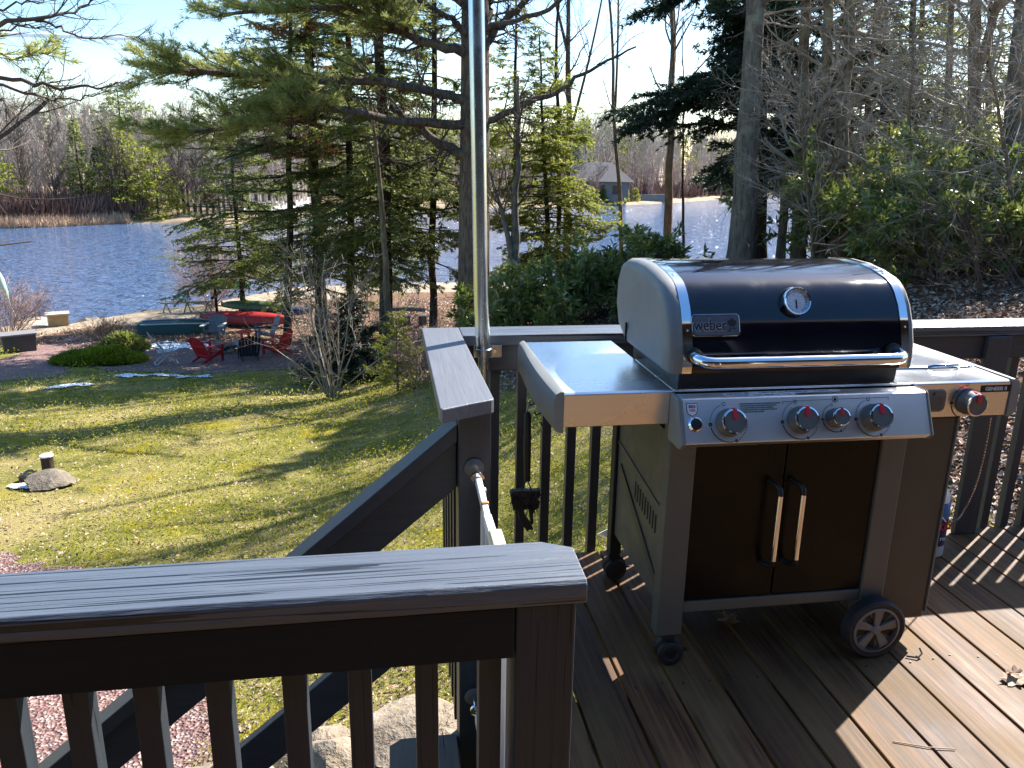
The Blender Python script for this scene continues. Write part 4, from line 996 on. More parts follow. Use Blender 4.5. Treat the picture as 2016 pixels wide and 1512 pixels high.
pine_parts.append(('limbs', *tubes(Q, RR, 9), 'pinebark', True))
rg = g(11)
# bare twigs close to the trunk on every limb
s1 = spawn(Q, RR, 16, rg, .12, .9, 55, 1.1, 6, .22, 0, .28, False, .3, .006); s2 = spawn(s1[0], s1[1], 6, rg, .2, 1, 45, .55, 4, .25, 0, .5, False, .3, .004); s3 = spawn(s2[0], s2[1], 3, rg, .2, 1, 45, .28, 3, .2, 0, .5, False, .3, .003)
# leafy shoots on the outer left parts
lf = [0, 1, 2, 9]; Ql = Q[lf]; Rl = RR[lf]
f1 = spawn(Ql, Rl, 54, rg, .30, 1., 44, 1.75, 6, .10, .045, .3, True, .35, .008); f2 = spawn(f1[0], f1[1], 8, rg, .15, 1, 40, .55, 4, .12, .05, .5, True, .3, .004)
pine_parts.append(('branches', *merge([tubes(s1[0], s1[1], 5), tubes(s2[0], s2[1], 4), tubes(s3[0], s3[1], 3), tubes(f1[0], f1[1], 5), tubes(f2[0], f2[1], 4)]), 'twigdark', False))
ps = [sample(f2[0], .036, rg, .1), sample(f1[0][:, 3:], .05, rg, 0)]; p_ = np.concatenate([a for a, b in ps]); d_ = np.concatenate([b for a, b in ps])
pine_parts.append(('crown', *blades(p_, d_, .14, .011, rg, .6, False, 6, .16), 'pine', False))
add_tree('white_pine', 'tallest white pine, its thick trunk right behind the metal pole with long level limbs', 'tree', b0_, pine_parts)
# --- hemlocks and other conifers
HG = 'conifers on the near shore'
conifer('hemlock_tree', 'feathery dark hemlock with a straight black trunk behind the canoes', tb(625, 560, 30), 20, .22, .08, 4.9, g(21), 150, keep=lambda e: e[:, 2] < 9.5, top=at(575, -800, 30.5), group=HG, droop=-.05, twig_n=20)
conifer('hemlock_tree', 'dense hemlock just left of the big pine, with a thick leaning dark trunk base', tb(764, 600, 25), 17, .22, .12, 3.2, g(22), 130, keep=lambda e: e[:, 2] < 8.5, top=at(735, -800, 25.5), group=HG, twig_n=22)
conifer('hemlock_tree', 'small hemlock with drooping lower boughs hanging over the red canoe', tb(478, 590, 35), 8.5, .12, .22, 3.9, g(23), 90, group=HG, twig_n=20)
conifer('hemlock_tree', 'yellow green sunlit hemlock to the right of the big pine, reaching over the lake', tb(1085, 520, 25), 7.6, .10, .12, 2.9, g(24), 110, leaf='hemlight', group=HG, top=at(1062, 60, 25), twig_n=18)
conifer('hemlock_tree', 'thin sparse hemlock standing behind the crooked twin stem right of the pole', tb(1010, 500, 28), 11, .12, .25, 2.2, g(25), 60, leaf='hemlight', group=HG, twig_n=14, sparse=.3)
conifer('fir_tree', 'tall conifer with rusty brown tips at its top, left of the pine limbs', tb(560, 560, 29), 13, .14, .45, 3.0, g(26), 90, leaf='rustneedles', group=HG, top=at(575, -260, 29), sparse=.2, twig_n=18, spacing=.05)
conifer('spruce_tree', 'dark drooping spruce left of the thick grey maple, boughs reaching left over the lake', tb(1490, 510, 19.5), 15, .24, .20, 4.3, g(27), 120, kind='spruce', leaf='spruce', top=at(1545, -650, 19.5), group=HG, droop=-.085, twig_n=40, spacing=.034, elev=6, sparse=.3, keep=lambda e: e[:, 2] < 7.0)
conifer('hemlock_tree', 'dark hemlock trunk with broken needled boughs in the middle of the right hand thicket', tb(1748, 560, 19), 15, .19, .25, 2.6, g(28), 80, top=at(1725, -500, 19), group=HG, sparse=.45, keep=lambda e: e[:, 2] < 7.0)
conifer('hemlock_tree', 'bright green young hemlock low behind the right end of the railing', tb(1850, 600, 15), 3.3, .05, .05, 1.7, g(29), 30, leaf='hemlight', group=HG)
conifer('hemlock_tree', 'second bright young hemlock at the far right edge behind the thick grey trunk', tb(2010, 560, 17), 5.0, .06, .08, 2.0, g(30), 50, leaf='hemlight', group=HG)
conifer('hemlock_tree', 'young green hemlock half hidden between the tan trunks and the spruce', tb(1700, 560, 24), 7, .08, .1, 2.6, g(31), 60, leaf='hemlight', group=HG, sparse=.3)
conifer('hemlock_tree', 'hemlock filling the gap between the thin trees right of the tan trunk pair', tb(1800, 560, 21), 12, .14, .1, 3.0, g(34), 100, group=HG, top=at(1815, -200, 21), sparse=.35, keep=lambda e: e[:, 2] < 7)
conifer('hemlock_tree', 'hemlock with upper boughs between the two forks of the brown trunk', tb(1935, 560, 24), 13, .15, .15, 3.2, g(35), 90, group=HG, top=at(1950, -200, 24), sparse=.3)
conifer('hemlock_tree', 'hemlock just right of the rusty topped conifer, its boughs meeting the pine limbs', tb(690, 590, 29), 13, .15, .12, 3.6, g(36), 120, keep=lambda e: e[:, 2] < 9.5, group=HG, top=at(675, -700, 29), sparse=.2)
conifer('hemlock_tree', 'slender hemlock close behind the big pine trunk on its left', tb(850, 600, 27), 13, .13, .12, 2.8, g(37), 100, keep=lambda e: e[:, 2] < 9, group=HG, top=at(862, -700, 27), sparse=.25)
conifer('spruce_sapling', 'knee high spruce sapling growing at the lawn edge beside the bare shrub', tb(783, 775, 17.3), 1.75, .028, .05, .75, g(32), 46, kind='spruce', leaf='hemlight', bark='darkbark', twig_n=10, spacing=.03, blade=(.055, .012, .6, False, 3, 0), elev=20, droop=.0)
conifer('dark_yew', 'dark low evergreen behind the bare shrub', tb(690, 690, 20.5), 2.1, .05, .02, 1.5, g(33), 60, leaf='spruce', bark='darkbark', twig_n=14, elev=25, droop=-.02)
# --- bare trees
BG = 'bare trees on the near shore'
def bt_(label, u0, v0, Y, u1, v1, r, seed, **k):
    return bare(k.pop('name', 'bare_tree'), label, tb(u0, v0, Y), at(u1, v1, Y), r, g(seed), group=BG, **k)
bt_('slim leaning grey brown trunk crossing in front of the dense hemlock', 775, 610, 22, 712, 60, .11, 41, bark='tanbark', nb=14, t0=.6, L1=1.2)
bt_('crooked mossy twin stem just right of the metal pole', 1013, 640, 19, 1020, 150, .14, 42, bark='greybark', wob=.10, nb=22, t0=.45, L1=1.4, extra=[(.22, at(962, 330, 18.8), .8)])
bt_('thin straight dark tree, leftmost of the bare ones over the lake', 1101, 520, 26, 1105, -250, .09, 43, bark='darkbark', nb=22, t0=.3, L1=1.5)
bt_('forked bare tree with a yellow lichened fork against the white sky', 1110, 520, 27, 1130, -240, .15, 44, bark='tanbark', nb=30, t0=.35, L1=2.2, extra=[(.62, at(1050, -160, 27), .7), (.45, at(1210, -150, 27), .5)])
bt_('slender pale double stemmed tree in the middle of the lake view', 1226, 500, 27, 1195, -260, .085, 45, bark='tanbark', nb=24, t0=.35, L1=1.8, extra=[(.40, at(1212, -260, 27), .8)])
bt_('straight bare tree forking just below the dark spruce bough', 1313, 520, 25, 1330, -300, .15, 46, bark='tanbark', nb=30, t0=.3, L1=2.4, extra=[(.40, at(1282, -250, 25), .75)])
bt_('thin pole like tree right of the forked one, half hidden by the spruce', 1349, 520, 24, 1345, 40, .05, 47, bark='darkbark', nb=14, t0=.4, L1=1.3)
bt_('thick grey maple trunk with a pale lichen spot, directly behind the grill lid', 1455, 560, 15.2, 1520, -500, .285, 48, bark='greybark', nb=22, t0=.55, L1=3.0)
bt_('tan barked trunk second to the right of the grey maple', 1572, 560, 15.5, 1600, -500, .155, 49, bark='tanbark', nb=36, t0=.15, L1=1.7, per2=6, twig='twig', ang=65, up=.0)
bt_('tan trunk, left one of the close pair in the thicket', 1612, 560, 15, 1640, -500, .15, 50, bark='tanbark', nb=34, t0=.15, L1=1.9, per2=6, twig='twig', ang=65, up=.0)
bt_('tan trunk, right one of the close pair in the thicket, leaning right', 1645, 560, 14.6, 1705, -500, .16, 51, bark='tanbark', nb=34, t0=.15, L1=1.9, per2=6, twig='twig', ang=65, up=.0)
bt_('forked brown trunk left of the thick grey tree at the right edge', 1885, 640, 13.5, 1935, -500, .15, 52, bark='tanbark', nb=44, t0=.12, L1=2.6, twig='twig', ang=60, up=.01, extra=[(.42, at(1995, -400, 13.4), .8)])
bt_('thickest grey lichened trunk at the right edge of the view', 1962, 640, 12.2, 2035, -700, .27, 53, bark='greybark', nb=30, t0=.2, L1=2.4, twig='twig')
bt_('thin dark trunk leaning behind the thickest right hand tree', 2000, 640, 14.5, 2030, -300, .12, 54, bark='darkbark', nb=30, t0=.2, L1=2.0, twig='twig')
bt_('low twiggy tree spreading pale branches across the right hand trunks', 1760, 640, 11.8, 1800, -40, .045, 55, bark='tanbark', nb=60, t0=.1, L1=2.1, twig='twig', ang=70, up=.02, wob=.08, per2=7, per3=4)
bt_('twiggy young tree with arching pale branches behind the grill shelf end', 1990, 660, 9.5, 1940, 60, .04, 56, bark='tanbark', nb=44, t0=.1, L1=1.9, twig='twig', ang=65, up=.03, wob=.08)
bt_('small twiggy tree with pale curling shoots in front of the tan trunks', 1600, 600, 13, 1560, 120, .035, 57, bark='tanbark', nb=44, t0=.1, L1=1.7, twig='twig', ang=65, up=.02, wob=.08)
for i_, (u0, Y, u1, r, lb) in enumerate(((1535, 18, 1560, .11, 'slim brown trunk squeezed between the grey maple and the first tan trunk'), (1690, 17.5, 1745, .10, 'slim trunk leaning right, just right of the tan pair'), (1790, 18, 1800, .12, 'straight slender trunk left of the middle of the right hand thicket'), (1835, 16, 1880, .10, 'slender trunk left of the forked brown tree'), (1925, 18, 1905, .12, 'straight grey trunk seen between the forked tree and the thickest one'), (1660, 21, 1650, .10, 'distant thin trunk behind the tan pair'))):
    bt_(lb, u0, 580, Y, u1, -400, r, 160+i_, bark='tanbark', nb=34, t0=.15, L1=1.8, twig='twig', ang=60, up=.02, per2=6, per3=4)
# off to the left: an overhanging bare branch entering the frame, its trunk outside
MAPLE = bare('bare_tree', 'bare maple whose thin dark branches reach in at the top left corner', tb(-560, 500, 8.5), at(-500, -500, 9), .16, g(61), group=BG, bark='greybark', nb=18, t0=.3, L1=3.4, ang=60, up=0.0, per2=9, rmin=.0022)
rg = g(63); LQ = [limb(pp_, 8.2, r0, .0035, 0, 22, rg, .03) for pp_, r0 in (([(-420, 200), (-200, 110), (-60, 55), (30, 43), (120, 33), (165, 12), (200, -3)], .035), ([(-420, 320), (-150, 190), (0, 150), (80, 172), (160, 172), (215, 172), (262, 160)], .03),
    ([(-420, 330), (-150, 210), (-20, 158), (60, 185), (120, 195), (180, 190), (225, 178)], .02), ([(30, 43), (80, 42), (125, 60), (160, 72), (215, 70), (272, 73)], .012), ([(-300, 180), (-80, 62), (0, 58), (50, 55), (85, 50), (103, 58)], .012), ([(-420, 400), (-100, 260), (0, 190), (12, 205), (14, 228)], .014), ([(-300, 100), (-60, 20), (60, 2), (130, -8)], .014))]
Qa = np.concatenate([a for a, b in LQ]); Ra = np.concatenate([b for a, b in LQ])
w1 = spawn(Qa, Ra, 22, rg, .45, 1, 38, .38, 5, .10, .10, .45, False, .4, .0022); w2 = spawn(w1[0], w1[1], 3, rg, .2, 1, 34, .13, 3, .1, .1, .6, False, .3, .0016)
np_mesh('branches', *merge([tubes(Qa, Ra, 7), tubes(w1[0], w1[1], 4), tubes(w2[0], w2[1], 3)]), 'twigdark', MAPLE)
rg = g(62); Tq, Rq = limb([(-300, 120), (-120, 112), (0, 108), (100, 104)], 10, .03, .006, 0)
a1 = spawn(Tq, Rq, 16, rg, .3, 1, 35, .6, 4, .1, .03, .5, True, .4, .004); ap = sample(a1[0], .03, rg, 0)
Tb = tb(-420, 500, 10.5); Tt = at(-400, -300, 10.5); Tk, Rk = trunk_path(Tb, Tt, .16, 12, .02, rg)
l0 = Tk[0, 7]; Lk = np.stack([l0*(1-t)+Tq[0, 0]*t for t in np.linspace(0, 1, 6)])[None]
add_tree('white_pine', 'pine outside the left edge with one needled branch tip showing at the upper left', 'tree', Tb, [('trunk', *tubes(Tk, Rk, 12), 'pinebark', True), ('branches', *merge([tubes(Lk, np.linspace(.05, .03, 6)[None], 6), tubes(Tq, Rq, 6), tubes(a1[0], a1[1], 4)]), 'twigdark', False), ('crown', *blades(*ap, .12, .009, rg, .5, False, 7, .1), 'pine', False)])
# --- shrubs
def shrub(name, label, base, H, R0, seed, twig='twig', n=16, per=7, lv=3, leaf=None, up=.12, group=None, cat='shrub', r=.012, spread=32, lk=None, rmin=.002):
    rng = g(seed); base = np.asarray(base); az = rng.random(n)*6.283; e = rad(90)-rad(spread)*rng.random(n)*1.5; d = np.stack([np.cos(az)*np.cos(e), np.sin(az)*np.cos(e), np.sin(e)], -1)
    k = 7; Q = np.empty((n, k, 3)); Q[:, 0] = base+np.stack([np.cos(az), np.sin(az), az*0], -1)*R0*.12*rng.random(n)[:, None]; L = H*(.6+.5*rng.random(n))
    for j in range(1, k): d = nrm(d+rng.normal(0, .10, (n, 3))+np.array([0, 0, up*.5])+np.stack([np.cos(az), np.sin(az), az*0], -1)*.04*R0/H); Q[:, j] = Q[:, j-1]+d*(L/(k-1))[:, None]
    RR_ = np.full((n, 1), r)*np.linspace(1, .4, k)[None]; a = spawn(Q, RR_, per, rng, .25, 1, 38, H*.42, 5, .14, up*.3, .5, False, .4, rmin*1.3); ws = [tubes(Q, RR_, 6), tubes(a[0], a[1], 4)]; last = a
    if lv > 2: b_ = spawn(a[0], a[1], 5, rng, .2, 1, 38, H*.2, 4, .14, up*.2, .55, False, .3, rmin); ws.append(tubes(b_[0], b_[1], 3)); last = b_
    parts = [('stems', *merge(ws), twig, False)]
    if leaf:
        p, d = sample(last[0], lk[0], rng, .1); V, Fq = blades(p, d, lk[1], lk[2], rng, lk[3], False, lk[4], lk[5]); parts.append(('foliage', V, Fq, leaf, False))
    return add_tree(name, label, cat, base, parts, group)
shrub('bare_shrub', 'tall bare multi stemmed shrub standing at the edge of the lawn', hit(655, 783), 3.3, 1.3, 71, 'twig', 15, 7, 3, r=.022, spread=30, rmin=.0035)
shrub('bare_shrub', 'second bare shrub of tangled pale stems behind the spruce sapling', hit(735, 725), 2.4, 1.6, 72, 'twig', 16, 8, 3, r=.018, spread=46, rmin=.0035)
shrub('bare_shrub', 'round reddish brown twiggy bush on the juniper bed', hit(205, 680), 1.15, 1.3, 73, 'twigdark', 34, 8, 3, r=.010, spread=55, rmin=.004)
shrub('bare_shrub', 'pale pinkish bush at the left edge behind the storage box', hit(18, 668), 2.3, 2.0, 74, 'twigpink', 40, 9, 3, r=.012, spread=45, rmin=.005)
shrub('bare_shrub', 'pinkish twiggy bush at the water left of the hanging hemlock boughs', hit(415, 603), 3.4, 2.2, 75, 'twigpink', 46, 9, 3, r=.014, spread=42, rmin=.005)
shrub('bare_shrub', 'small pale bush at the shore above the log rack', hit(365, 600), 1.3, 1.0, 76, 'twigpink', 26, 7, 3, r=.01, spread=42, rmin=.004)
RL = (.045, .17, .050, .75, 3, -.25)
for i_, (u, v, Y, H, lb) in enumerate(((1060, 650, 16.0, 1.6, 'rhododendron with lime tinted leaves just right of the crooked stem'), (1130, 650, 17.5, 1.4, 'leafy rhododendron in the middle of the row behind the left shelf'),
      (1205, 650, 16.2, 1.75, 'dark glossy rhododendron reaching up beside the grill lid'), (1005, 660, 17, 1.5, 'low rhododendron right behind the foot of the pole'), (1250, 640, 17, 1.5, 'rhododendron hidden mostly by the gray end of the grill lid'),
      (1800, 640, 12.5, 2.3, 'rhododendron catching bright sun behind the right end of the lid'), (1870, 640, 13.5, 2.1, 'rhododendron between the forked trunk and the lid'), (1935, 650, 13.8, 2.2, 'rhododendron behind the thickest right hand trunk'), (1720, 620, 14.5, 2.1, 'rhododendron below the dark hemlock trunk, just above the lid'), (2010, 640, 10.5, 1.5, 'rhododendron at the very right edge above the railing'), (1650, 620, 15, 2.3, 'rhododendron between the tan trunk pair, above the middle of the lid'), (1980, 640, 15.5, 3.0, 'tall rhododendron behind the thin dark leaning trunk'), (1850, 660, 10.5, 1.6, 'rhododendron close over the railing, just right of the lid'), (1930, 670, 10.0, 1.5, 'rhododendron close over the railing in front of the forked trunk'), (1995, 680, 9.2, 1.4, 'lowest rhododendron over the railing at the right edge'))):
    shrub('rhododendron', lb, tb(u, v, Y), H, 1.6, 80+i_, 'twigdark', 18, 5, 3, 'rhodo', .10, 'rhododendrons beyond the railing', 'shrub', .014, 50, RL)
for i_, (u, v, Y, H, lb) in enumerate(((1835, 660, 9.5, 1.7, 'pale leafless brush just beyond the railing, right of the lid'), (1925, 670, 8.6, 1.5, 'pale leafless brush in front of the forked trunk'), (2005, 670, 8.4, 1.6, 'pale leafless brush at the right edge just over the railing'), (1885, 660, 11, 2.0, 'taller leafless brush in front of the rhododendrons on the right'), (1965, 650, 11, 2.1, 'leafless brush at the foot of the thickest right hand trunk'))):
    shrub('bare_shrub', lb, tb(u, v, Y), H, 1.6, 180+i_, 'twigdark', 12, 6, 3, r=.008, spread=50, rmin=.002)
# low dry brush beyond the lawn on the right
for i_, (u, v, lb) in enumerate(((845, 700, 'dry brown brush left of the railing corner'), (830, 760, 'low reddish brush beside the spruce sapling'))):
    shrub('dry_brush', lb, hit(u, v), 1.1, 1.2, 95+i_, 'twigpink', 40, 6, 3, r=.006, spread=50, rmin=.003)
# juniper ground cover
jb = hit(190, 712); rg = g(99); n = 9000; a = rg.random(n)*6.283; rr = np.sqrt(rg.random(n)); x = jb[0]+rr*np.cos(a)*1.3+.1; y = jb[1]+rr*np.sin(a)*1.0; z = ground(x, y)+.42*(1-rr**2)*(.6+.5*vnoise(x, y, 3, 2))*rg.random(n)**.5
dd = nrm(np.stack([np.cos(a)*.8, np.sin(a)*.8, .5+0*a], -1)); V, Fq = blades(np.stack([x, y, z], -1), dd, .22, .05, rg, .5, False, 2, .2)
tag(np_mesh('juniper_bush', V, Fq, 'juniper', loc=tuple(jb)), 'flat yellow green juniper spreading beside the gravel path', 'shrub')
jb2 = hit(245, 690); n = 5000; a = rg.random(n)*6.283; rr = np.sqrt(rg.random(n)); x = jb2[0]+rr*np.cos(a)*.75; y = jb2[1]+rr*np.sin(a)*.6; z = ground(x, y)+.55*(1-rr**2)*rg.random(n)**.5
V, Fq = blades(np.stack([x, y, z], -1), nrm(np.stack([np.cos(a)*.8, np.sin(a)*.8, .5+0*a], -1)), .2, .05, rg, .5, False, 2, .2)
tag(np_mesh('juniper_bush', V, Fq, 'hemlock', loc=tuple(jb2)), 'dark green low juniper mound behind the yellow green one', 'shrub')
# ================================================================== FAR SHORE
rg = g(200)
def far_spot(u, off):
    """point on the far bank in the direction of a survey column, off metres inland"""
    d = ray(u, 300); s = np.linspace(0, len(FS)-1.001, 900); p = far_pt(s, np.full(900, float(off))); k = np.argmin(np.abs(p[:, 0]*d[1]-p[:, 1]*d[0])+1e3*(p[:, 1] < 0)); return np.array([p[k, 0], p[k, 1], float(far_z(off))])
def far_conifer(label, u, off, H, R0, leaf, seed, nb=70, shape=.9, c0=.08, kind='far_conifer', name='evergreen_tree'):
    b = far_spot(u, off); rng = g(seed)
    return conifer(name, label, b, H, H*.014, c0, R0, rng, nb, leaf=leaf, twig_n=9, spacing=.22, blade=(.42, .17, .6, False, 1, 0), group='evergreens on the far shore', shape=shape, elev=8)
far_conifer('pointed dark spruce left of centre on the far left bank', 152, 5, 10.2, 2.6, 'hemlock', 201, 90)
far_conifer('dark spruce bushy at its foot beside the pointed spruce', 190, 7, 7.5, 2.2, 'spruce', 202, 60)
far_conifer('tall round topped pine rising above the far left woods', 245, 16, 14.5, 5.0, 'hemlock', 203, 80, .35, .35)
far_conifer('yellow green pine with two trunks on the far bank', 240, 4, 10.5, 4.2, 'hemlight', 204, 80, .5, .2)
far_conifer('bright low pine leaning over the water at the far point', 298, 4, 7.5, 4.2, 'hemlight', 205, 80, .6, .03)
far_conifer('distant pine poking over the ridge at the upper left', 108, 40, 17.5, 3.5, 'hemlock', 206, 60, .45, .4)
far_conifer('dark evergreen behind the sandy point', 350, 22, 11, 4, 'spruce', 207, 70, .6, .1)
far_conifer('tall dark evergreen right of the sandy point', 395, 26, 13, 4.5, 'hemlock', 208, 80, .6, .1)
far_conifer('evergreen far behind the hemlock boughs, left of the pole', 470, 24, 13, 4.5, 'spruce', 209, 80, .6, .1)
far_conifer('bright pine at the left edge of the view', -12, 6, 7, 4.2, 'hemlight', 210, 60, .7, .05)
far_conifer('distant pine on the skyline right of the forked bare tree', 1188, 55, 17.5, 6, 'hemlock', 211, 60, .4, .4)
far_conifer('distant low pine on the skyline in the middle right', 1130, 60, 16, 6, 'hemlock', 212, 60, .4, .35)
far_conifer('distant evergreen behind the grey roof', 1250, 60, 16, 6, 'hemlock', 213, 50, .4, .3)
for i_, (u, lb) in enumerate(((1160, 'small round clipped evergreen, first from the left by the far lawn'), (1177, 'second small clipped evergreen by the far lawn'), (1192, 'third small pointed evergreen by the far lawn'), (1205, 'fourth small clipped evergreen by the far lawn'), (1237, 'small clipped evergreen right of the thin double stem'), (1256, 'last small clipped evergreen at the right of the row'))):
    b = far_spot(u, 4); conifer('clipped_evergreen', lb, b, 2.3, .05, .02, 1.0, g(220+i_), 40, leaf='hemlight', twig_n=5, spacing=.12, blade=(.3, .12, .7, False, 1, 0), group='clipped evergreens by the far lawn')
# individual bare trees one can tell apart on the left bank
for i_, (u, off, H, lb) in enumerate(((95, 4, 8.5, 'vase shaped bare tree on the far left bank, in front of the grey woods'), (215, 2.5, 8, 'bare tree with two dark stems at the far water edge'), (232, 2.5, 8.5, 'single dark bare trunk right of the two stemmed one at the far water edge'), (30, 8, 9, 'bare tree near the left edge of the far bank'), (340, 6, 6.5, 'small bare tree beside the far post fence'), (375, 7, 6, 'bare sapling over the far post fence'))):
    b = far_spot(u, off); bare('far_bare_tree', lb, b, b+np.array([rg.normal(0, .6), 0, H]), .14, g(230+i_), 'bare trees on the far bank', 'tanbark', 34, .18, 3.6, 32, .10, 3, rmin=.012, per2=7, per3=4, twig='twigdark')
# woods that read as one mass
def wood_mass(name, n, s0, s1, o0, o1, H0, H1, rmin, seed, mt, tw=14):
    rng = g(seed); s = s0+(s1-s0)*rng.random(n); off = o0+(o1-o0)*rng.random(n)**1.3; p = far_pt(s, off); H = H0+(H1-H0)*rng.random(n)
    T = np.empty((n, 5, 3)); lean = rng.normal(0, .04, (n, 2))
    for j in range(5): T[:, j, 0] = p[:, 0]+lean[:, 0]*H*j/4; T[:, j, 1] = p[:, 1]+lean[:, 1]*H*j/4; T[:, j, 2] = far_z(off)-.3+H*j/4
    R_ = (.09+.06*rng.random(n))[:, None]*np.array([1.1, .9, .7, .45, .15])[None]
    a = spawn(T, R_, tw, rng, .2, 1, 36, lambda pl: pl*.30, 4, .1, .07, .4, False, .45, rmin*1.6); b_ = spawn(a[0], a[1], 4, rng, .2, 1, 34, lambda pl: pl*.45, 3, .12, .05, .6, False, .3, rmin)
    V, Fq = merge([tubes(T, R_, 4), tubes(a[0], a[1], 3), tubes(b_[0], b_[1], 3)]); o = np_mesh(name, V, Fq, mt); tag(o, kind='stuff'); return o
MT['woods'] = plain('far_bare_woods', (.40, .34, .29), .95, 0, .3, .25); MT['woods2'] = plain('far_reddish_woods', (.34, .245, .20), .95, 0, .3, .25)
wood_mass('bare_woods', 420, .9, 8.2, 9, 60, 8, 13, .022, 301, 'woods', 22)
wood_mass('bare_woods', 480, 7.5, 15.5, 14, 110, 9, 15.5, .032, 302, 'woods', 22)
wood_mass('reddish_woods', 260, 9.5, 14.5, 5, 30, 3, 7, .024, 303, 'woods2', 20)
wood_mass('reddish_woods', 300, 5.2, 10.5, 18, 40, 2.5, 6, .02, 304, 'woods2', 20)
# evergreen mass behind the woods
def ever_mass(name, n, s0, s1, o0, o1, H0, H1, seed, mt):
    rng = g(seed); s = s0+(s1-s0)*rng.random(n); off = o0+(o1-o0)*rng.random(n); p = far_pt(s, off); H = H0+(H1-H0)*rng.random(n); per = 420
    idx = np.repeat(np.arange(n), per); m = len(idx); t = rng.random(m); a = rng.random(m)*6.283; R0 = (H[idx]*.22)*(1-t)**.8*(.35+.65*rng.random(m)**.5)+.1
    q = np.stack([p[idx, 0]+R0*np.cos(a), p[idx, 1]+R0*np.sin(a), far_z(off[idx])+H[idx]*(.12+.88*t)], -1); d = np.stack([np.cos(a), np.sin(a), a*0-.1], -1)
    V, Fq = blades(q, d, .9, .40, rng, .45, False, 1, 0); o = np_mesh(name, V, Fq, mt); tag(o, kind='stuff')
ever_mass('evergreen_woods', 90, 6.0, 11.5, 19, 60, 8, 14, 311, 'hemlock'); ever_mass('evergreen_woods', 60, 11, 15.6, 60, 130, 9, 14, 312, 'hemlock'); ever_mass('evergreen_woods', 16, 1.2, 5, 50, 70, 8, 13, 313, 'hemlock')
# reddish brush and dry reeds along the far water edge
def brush(name, n, s0, s1, o0, o1, H0, H1, seed, mt, w_=.03):
    rng = g(seed); s = s0+(s1-s0)*rng.random(n); off = o0+(o1-o0)*rng.random(n); p = far_pt(s, off); H = H0+(H1-H0)*rng.random(n)
    V, Fq = blades(np.stack([p[:, 0], p[:, 1], far_z(off)-.1], -1), np.tile([0, 0, 1.], (n, 1)), 1, w_, rng, .35, False, 1, .2)
    V = V.reshape(-1, 4, 3); V = V[:, :1]+(V-V[:, :1])*H[:, None, None]; o = np_mesh(name, V.reshape(-1, 3), Fq, mt); tag(o, kind='stuff')
MT['brushred'] = plain('reddish_brush', (.20, .115, .09), .95, 0, .35, .4); MT['reed'] = plain('dry_reeds', (.44, .31, .21), .95, 0, .3, .5)
brush('dry_reeds', 16000, .9, 4.3, -.3, 2.6, .5, 1.1, 321, 'reed', .07); brush('shore_brush', 22000, .9, 4.6, 2.2, 7.5, 1.5, 3.0, 322, 'brushred', .05)
brush('shore_brush', 9000, 11, 15.5, 6, 16, 1.0, 3.2, 323, 'brushred', .09)
# far house
hb = far_spot(1150, 15); fh = thing('far_house', 'low grey roofed house on the far shore behind the little evergreens', 'house', tuple(hb), rad(-14))
MT['roofgrey'] = plain('grey_shingles', (.13, .12, .115), .9, 0, .1, 2); MT['wallgrey'] = plain('grey_house_wall', (.20, .18, .165), .8, 0, .1, 1)
MB().box(-8, 8, -4, 4, -.5, 3.0).build('wall', 'wallgrey', fh, world=False)
MB().hull8([(-9, -5, 2.95), (9, -5, 2.95), (9, 5, 2.95), (-9, 5, 2.95)][::-1], [(-5, -.3, 6.2), (5, -.3, 6.2), (5, .3, 6.2), (-5, .3, 6.2)][::-1]).build('roof', 'roofgrey', fh, world=False)
for x in (-6, -3, 0, 3, 6): MB().box(x-.8, x+.8, -4.06, -3.98, .8, 2.3).build('window', 'glass', fh, world=False)
hw = far_spot(1215, 7); fw = MB().box(-12, 12, -.3, .3, -.6, 1.0).build('retaining_wall', 'wallgrey', None); fw.location = tuple(hw); fw.rotation_euler = (0, 0, rad(14)); tag(fw, 'long grey retaining wall behind the little clipped evergreens', 'wall')
# far post fence and pale open ground on the left point
MT['openground'] = plain('pale_open_ground', (.52, .50, .50), .95, 0, .1, .3)
sp_, ofp = np.meshgrid(np.linspace(6.3, 8.3, 30), np.linspace(7.5, 20, 6)); q = far_pt(sp_.ravel(), ofp.ravel()); zz = far_z(ofp.ravel())+.35; i = (np.arange(5)[:, None]*30+np.arange(29)[None]).ravel()
o = np_mesh('parking_area', np.column_stack([q, zz]), np.stack([i, i+1, i+31, i+30], 1), 'openground', smooth=True); tag(o, kind='structure')
ff_ = thing('post_fence', 'dark post and rail fence on the far sandy point', 'fence', tuple(far_spot(370, 6.5)))
pts_ = [far_spot(u, 6.3) for u in range(338, 470, 12)]
for p in pts_: MB().box(p[0]-.13, p[0]+.13, p[1]-.1, p[1]+.1, p[2]-.2, p[2]+1.35).build('fence_post', 'darkbark', ff_)
for p, q in zip(pts_, pts_[1:]): MB().bar((p[0], p[1], p[2]+1.0), (q[0], q[1], q[2]+1.0), .06, .12).build('rail', 'darkbark', ff_)
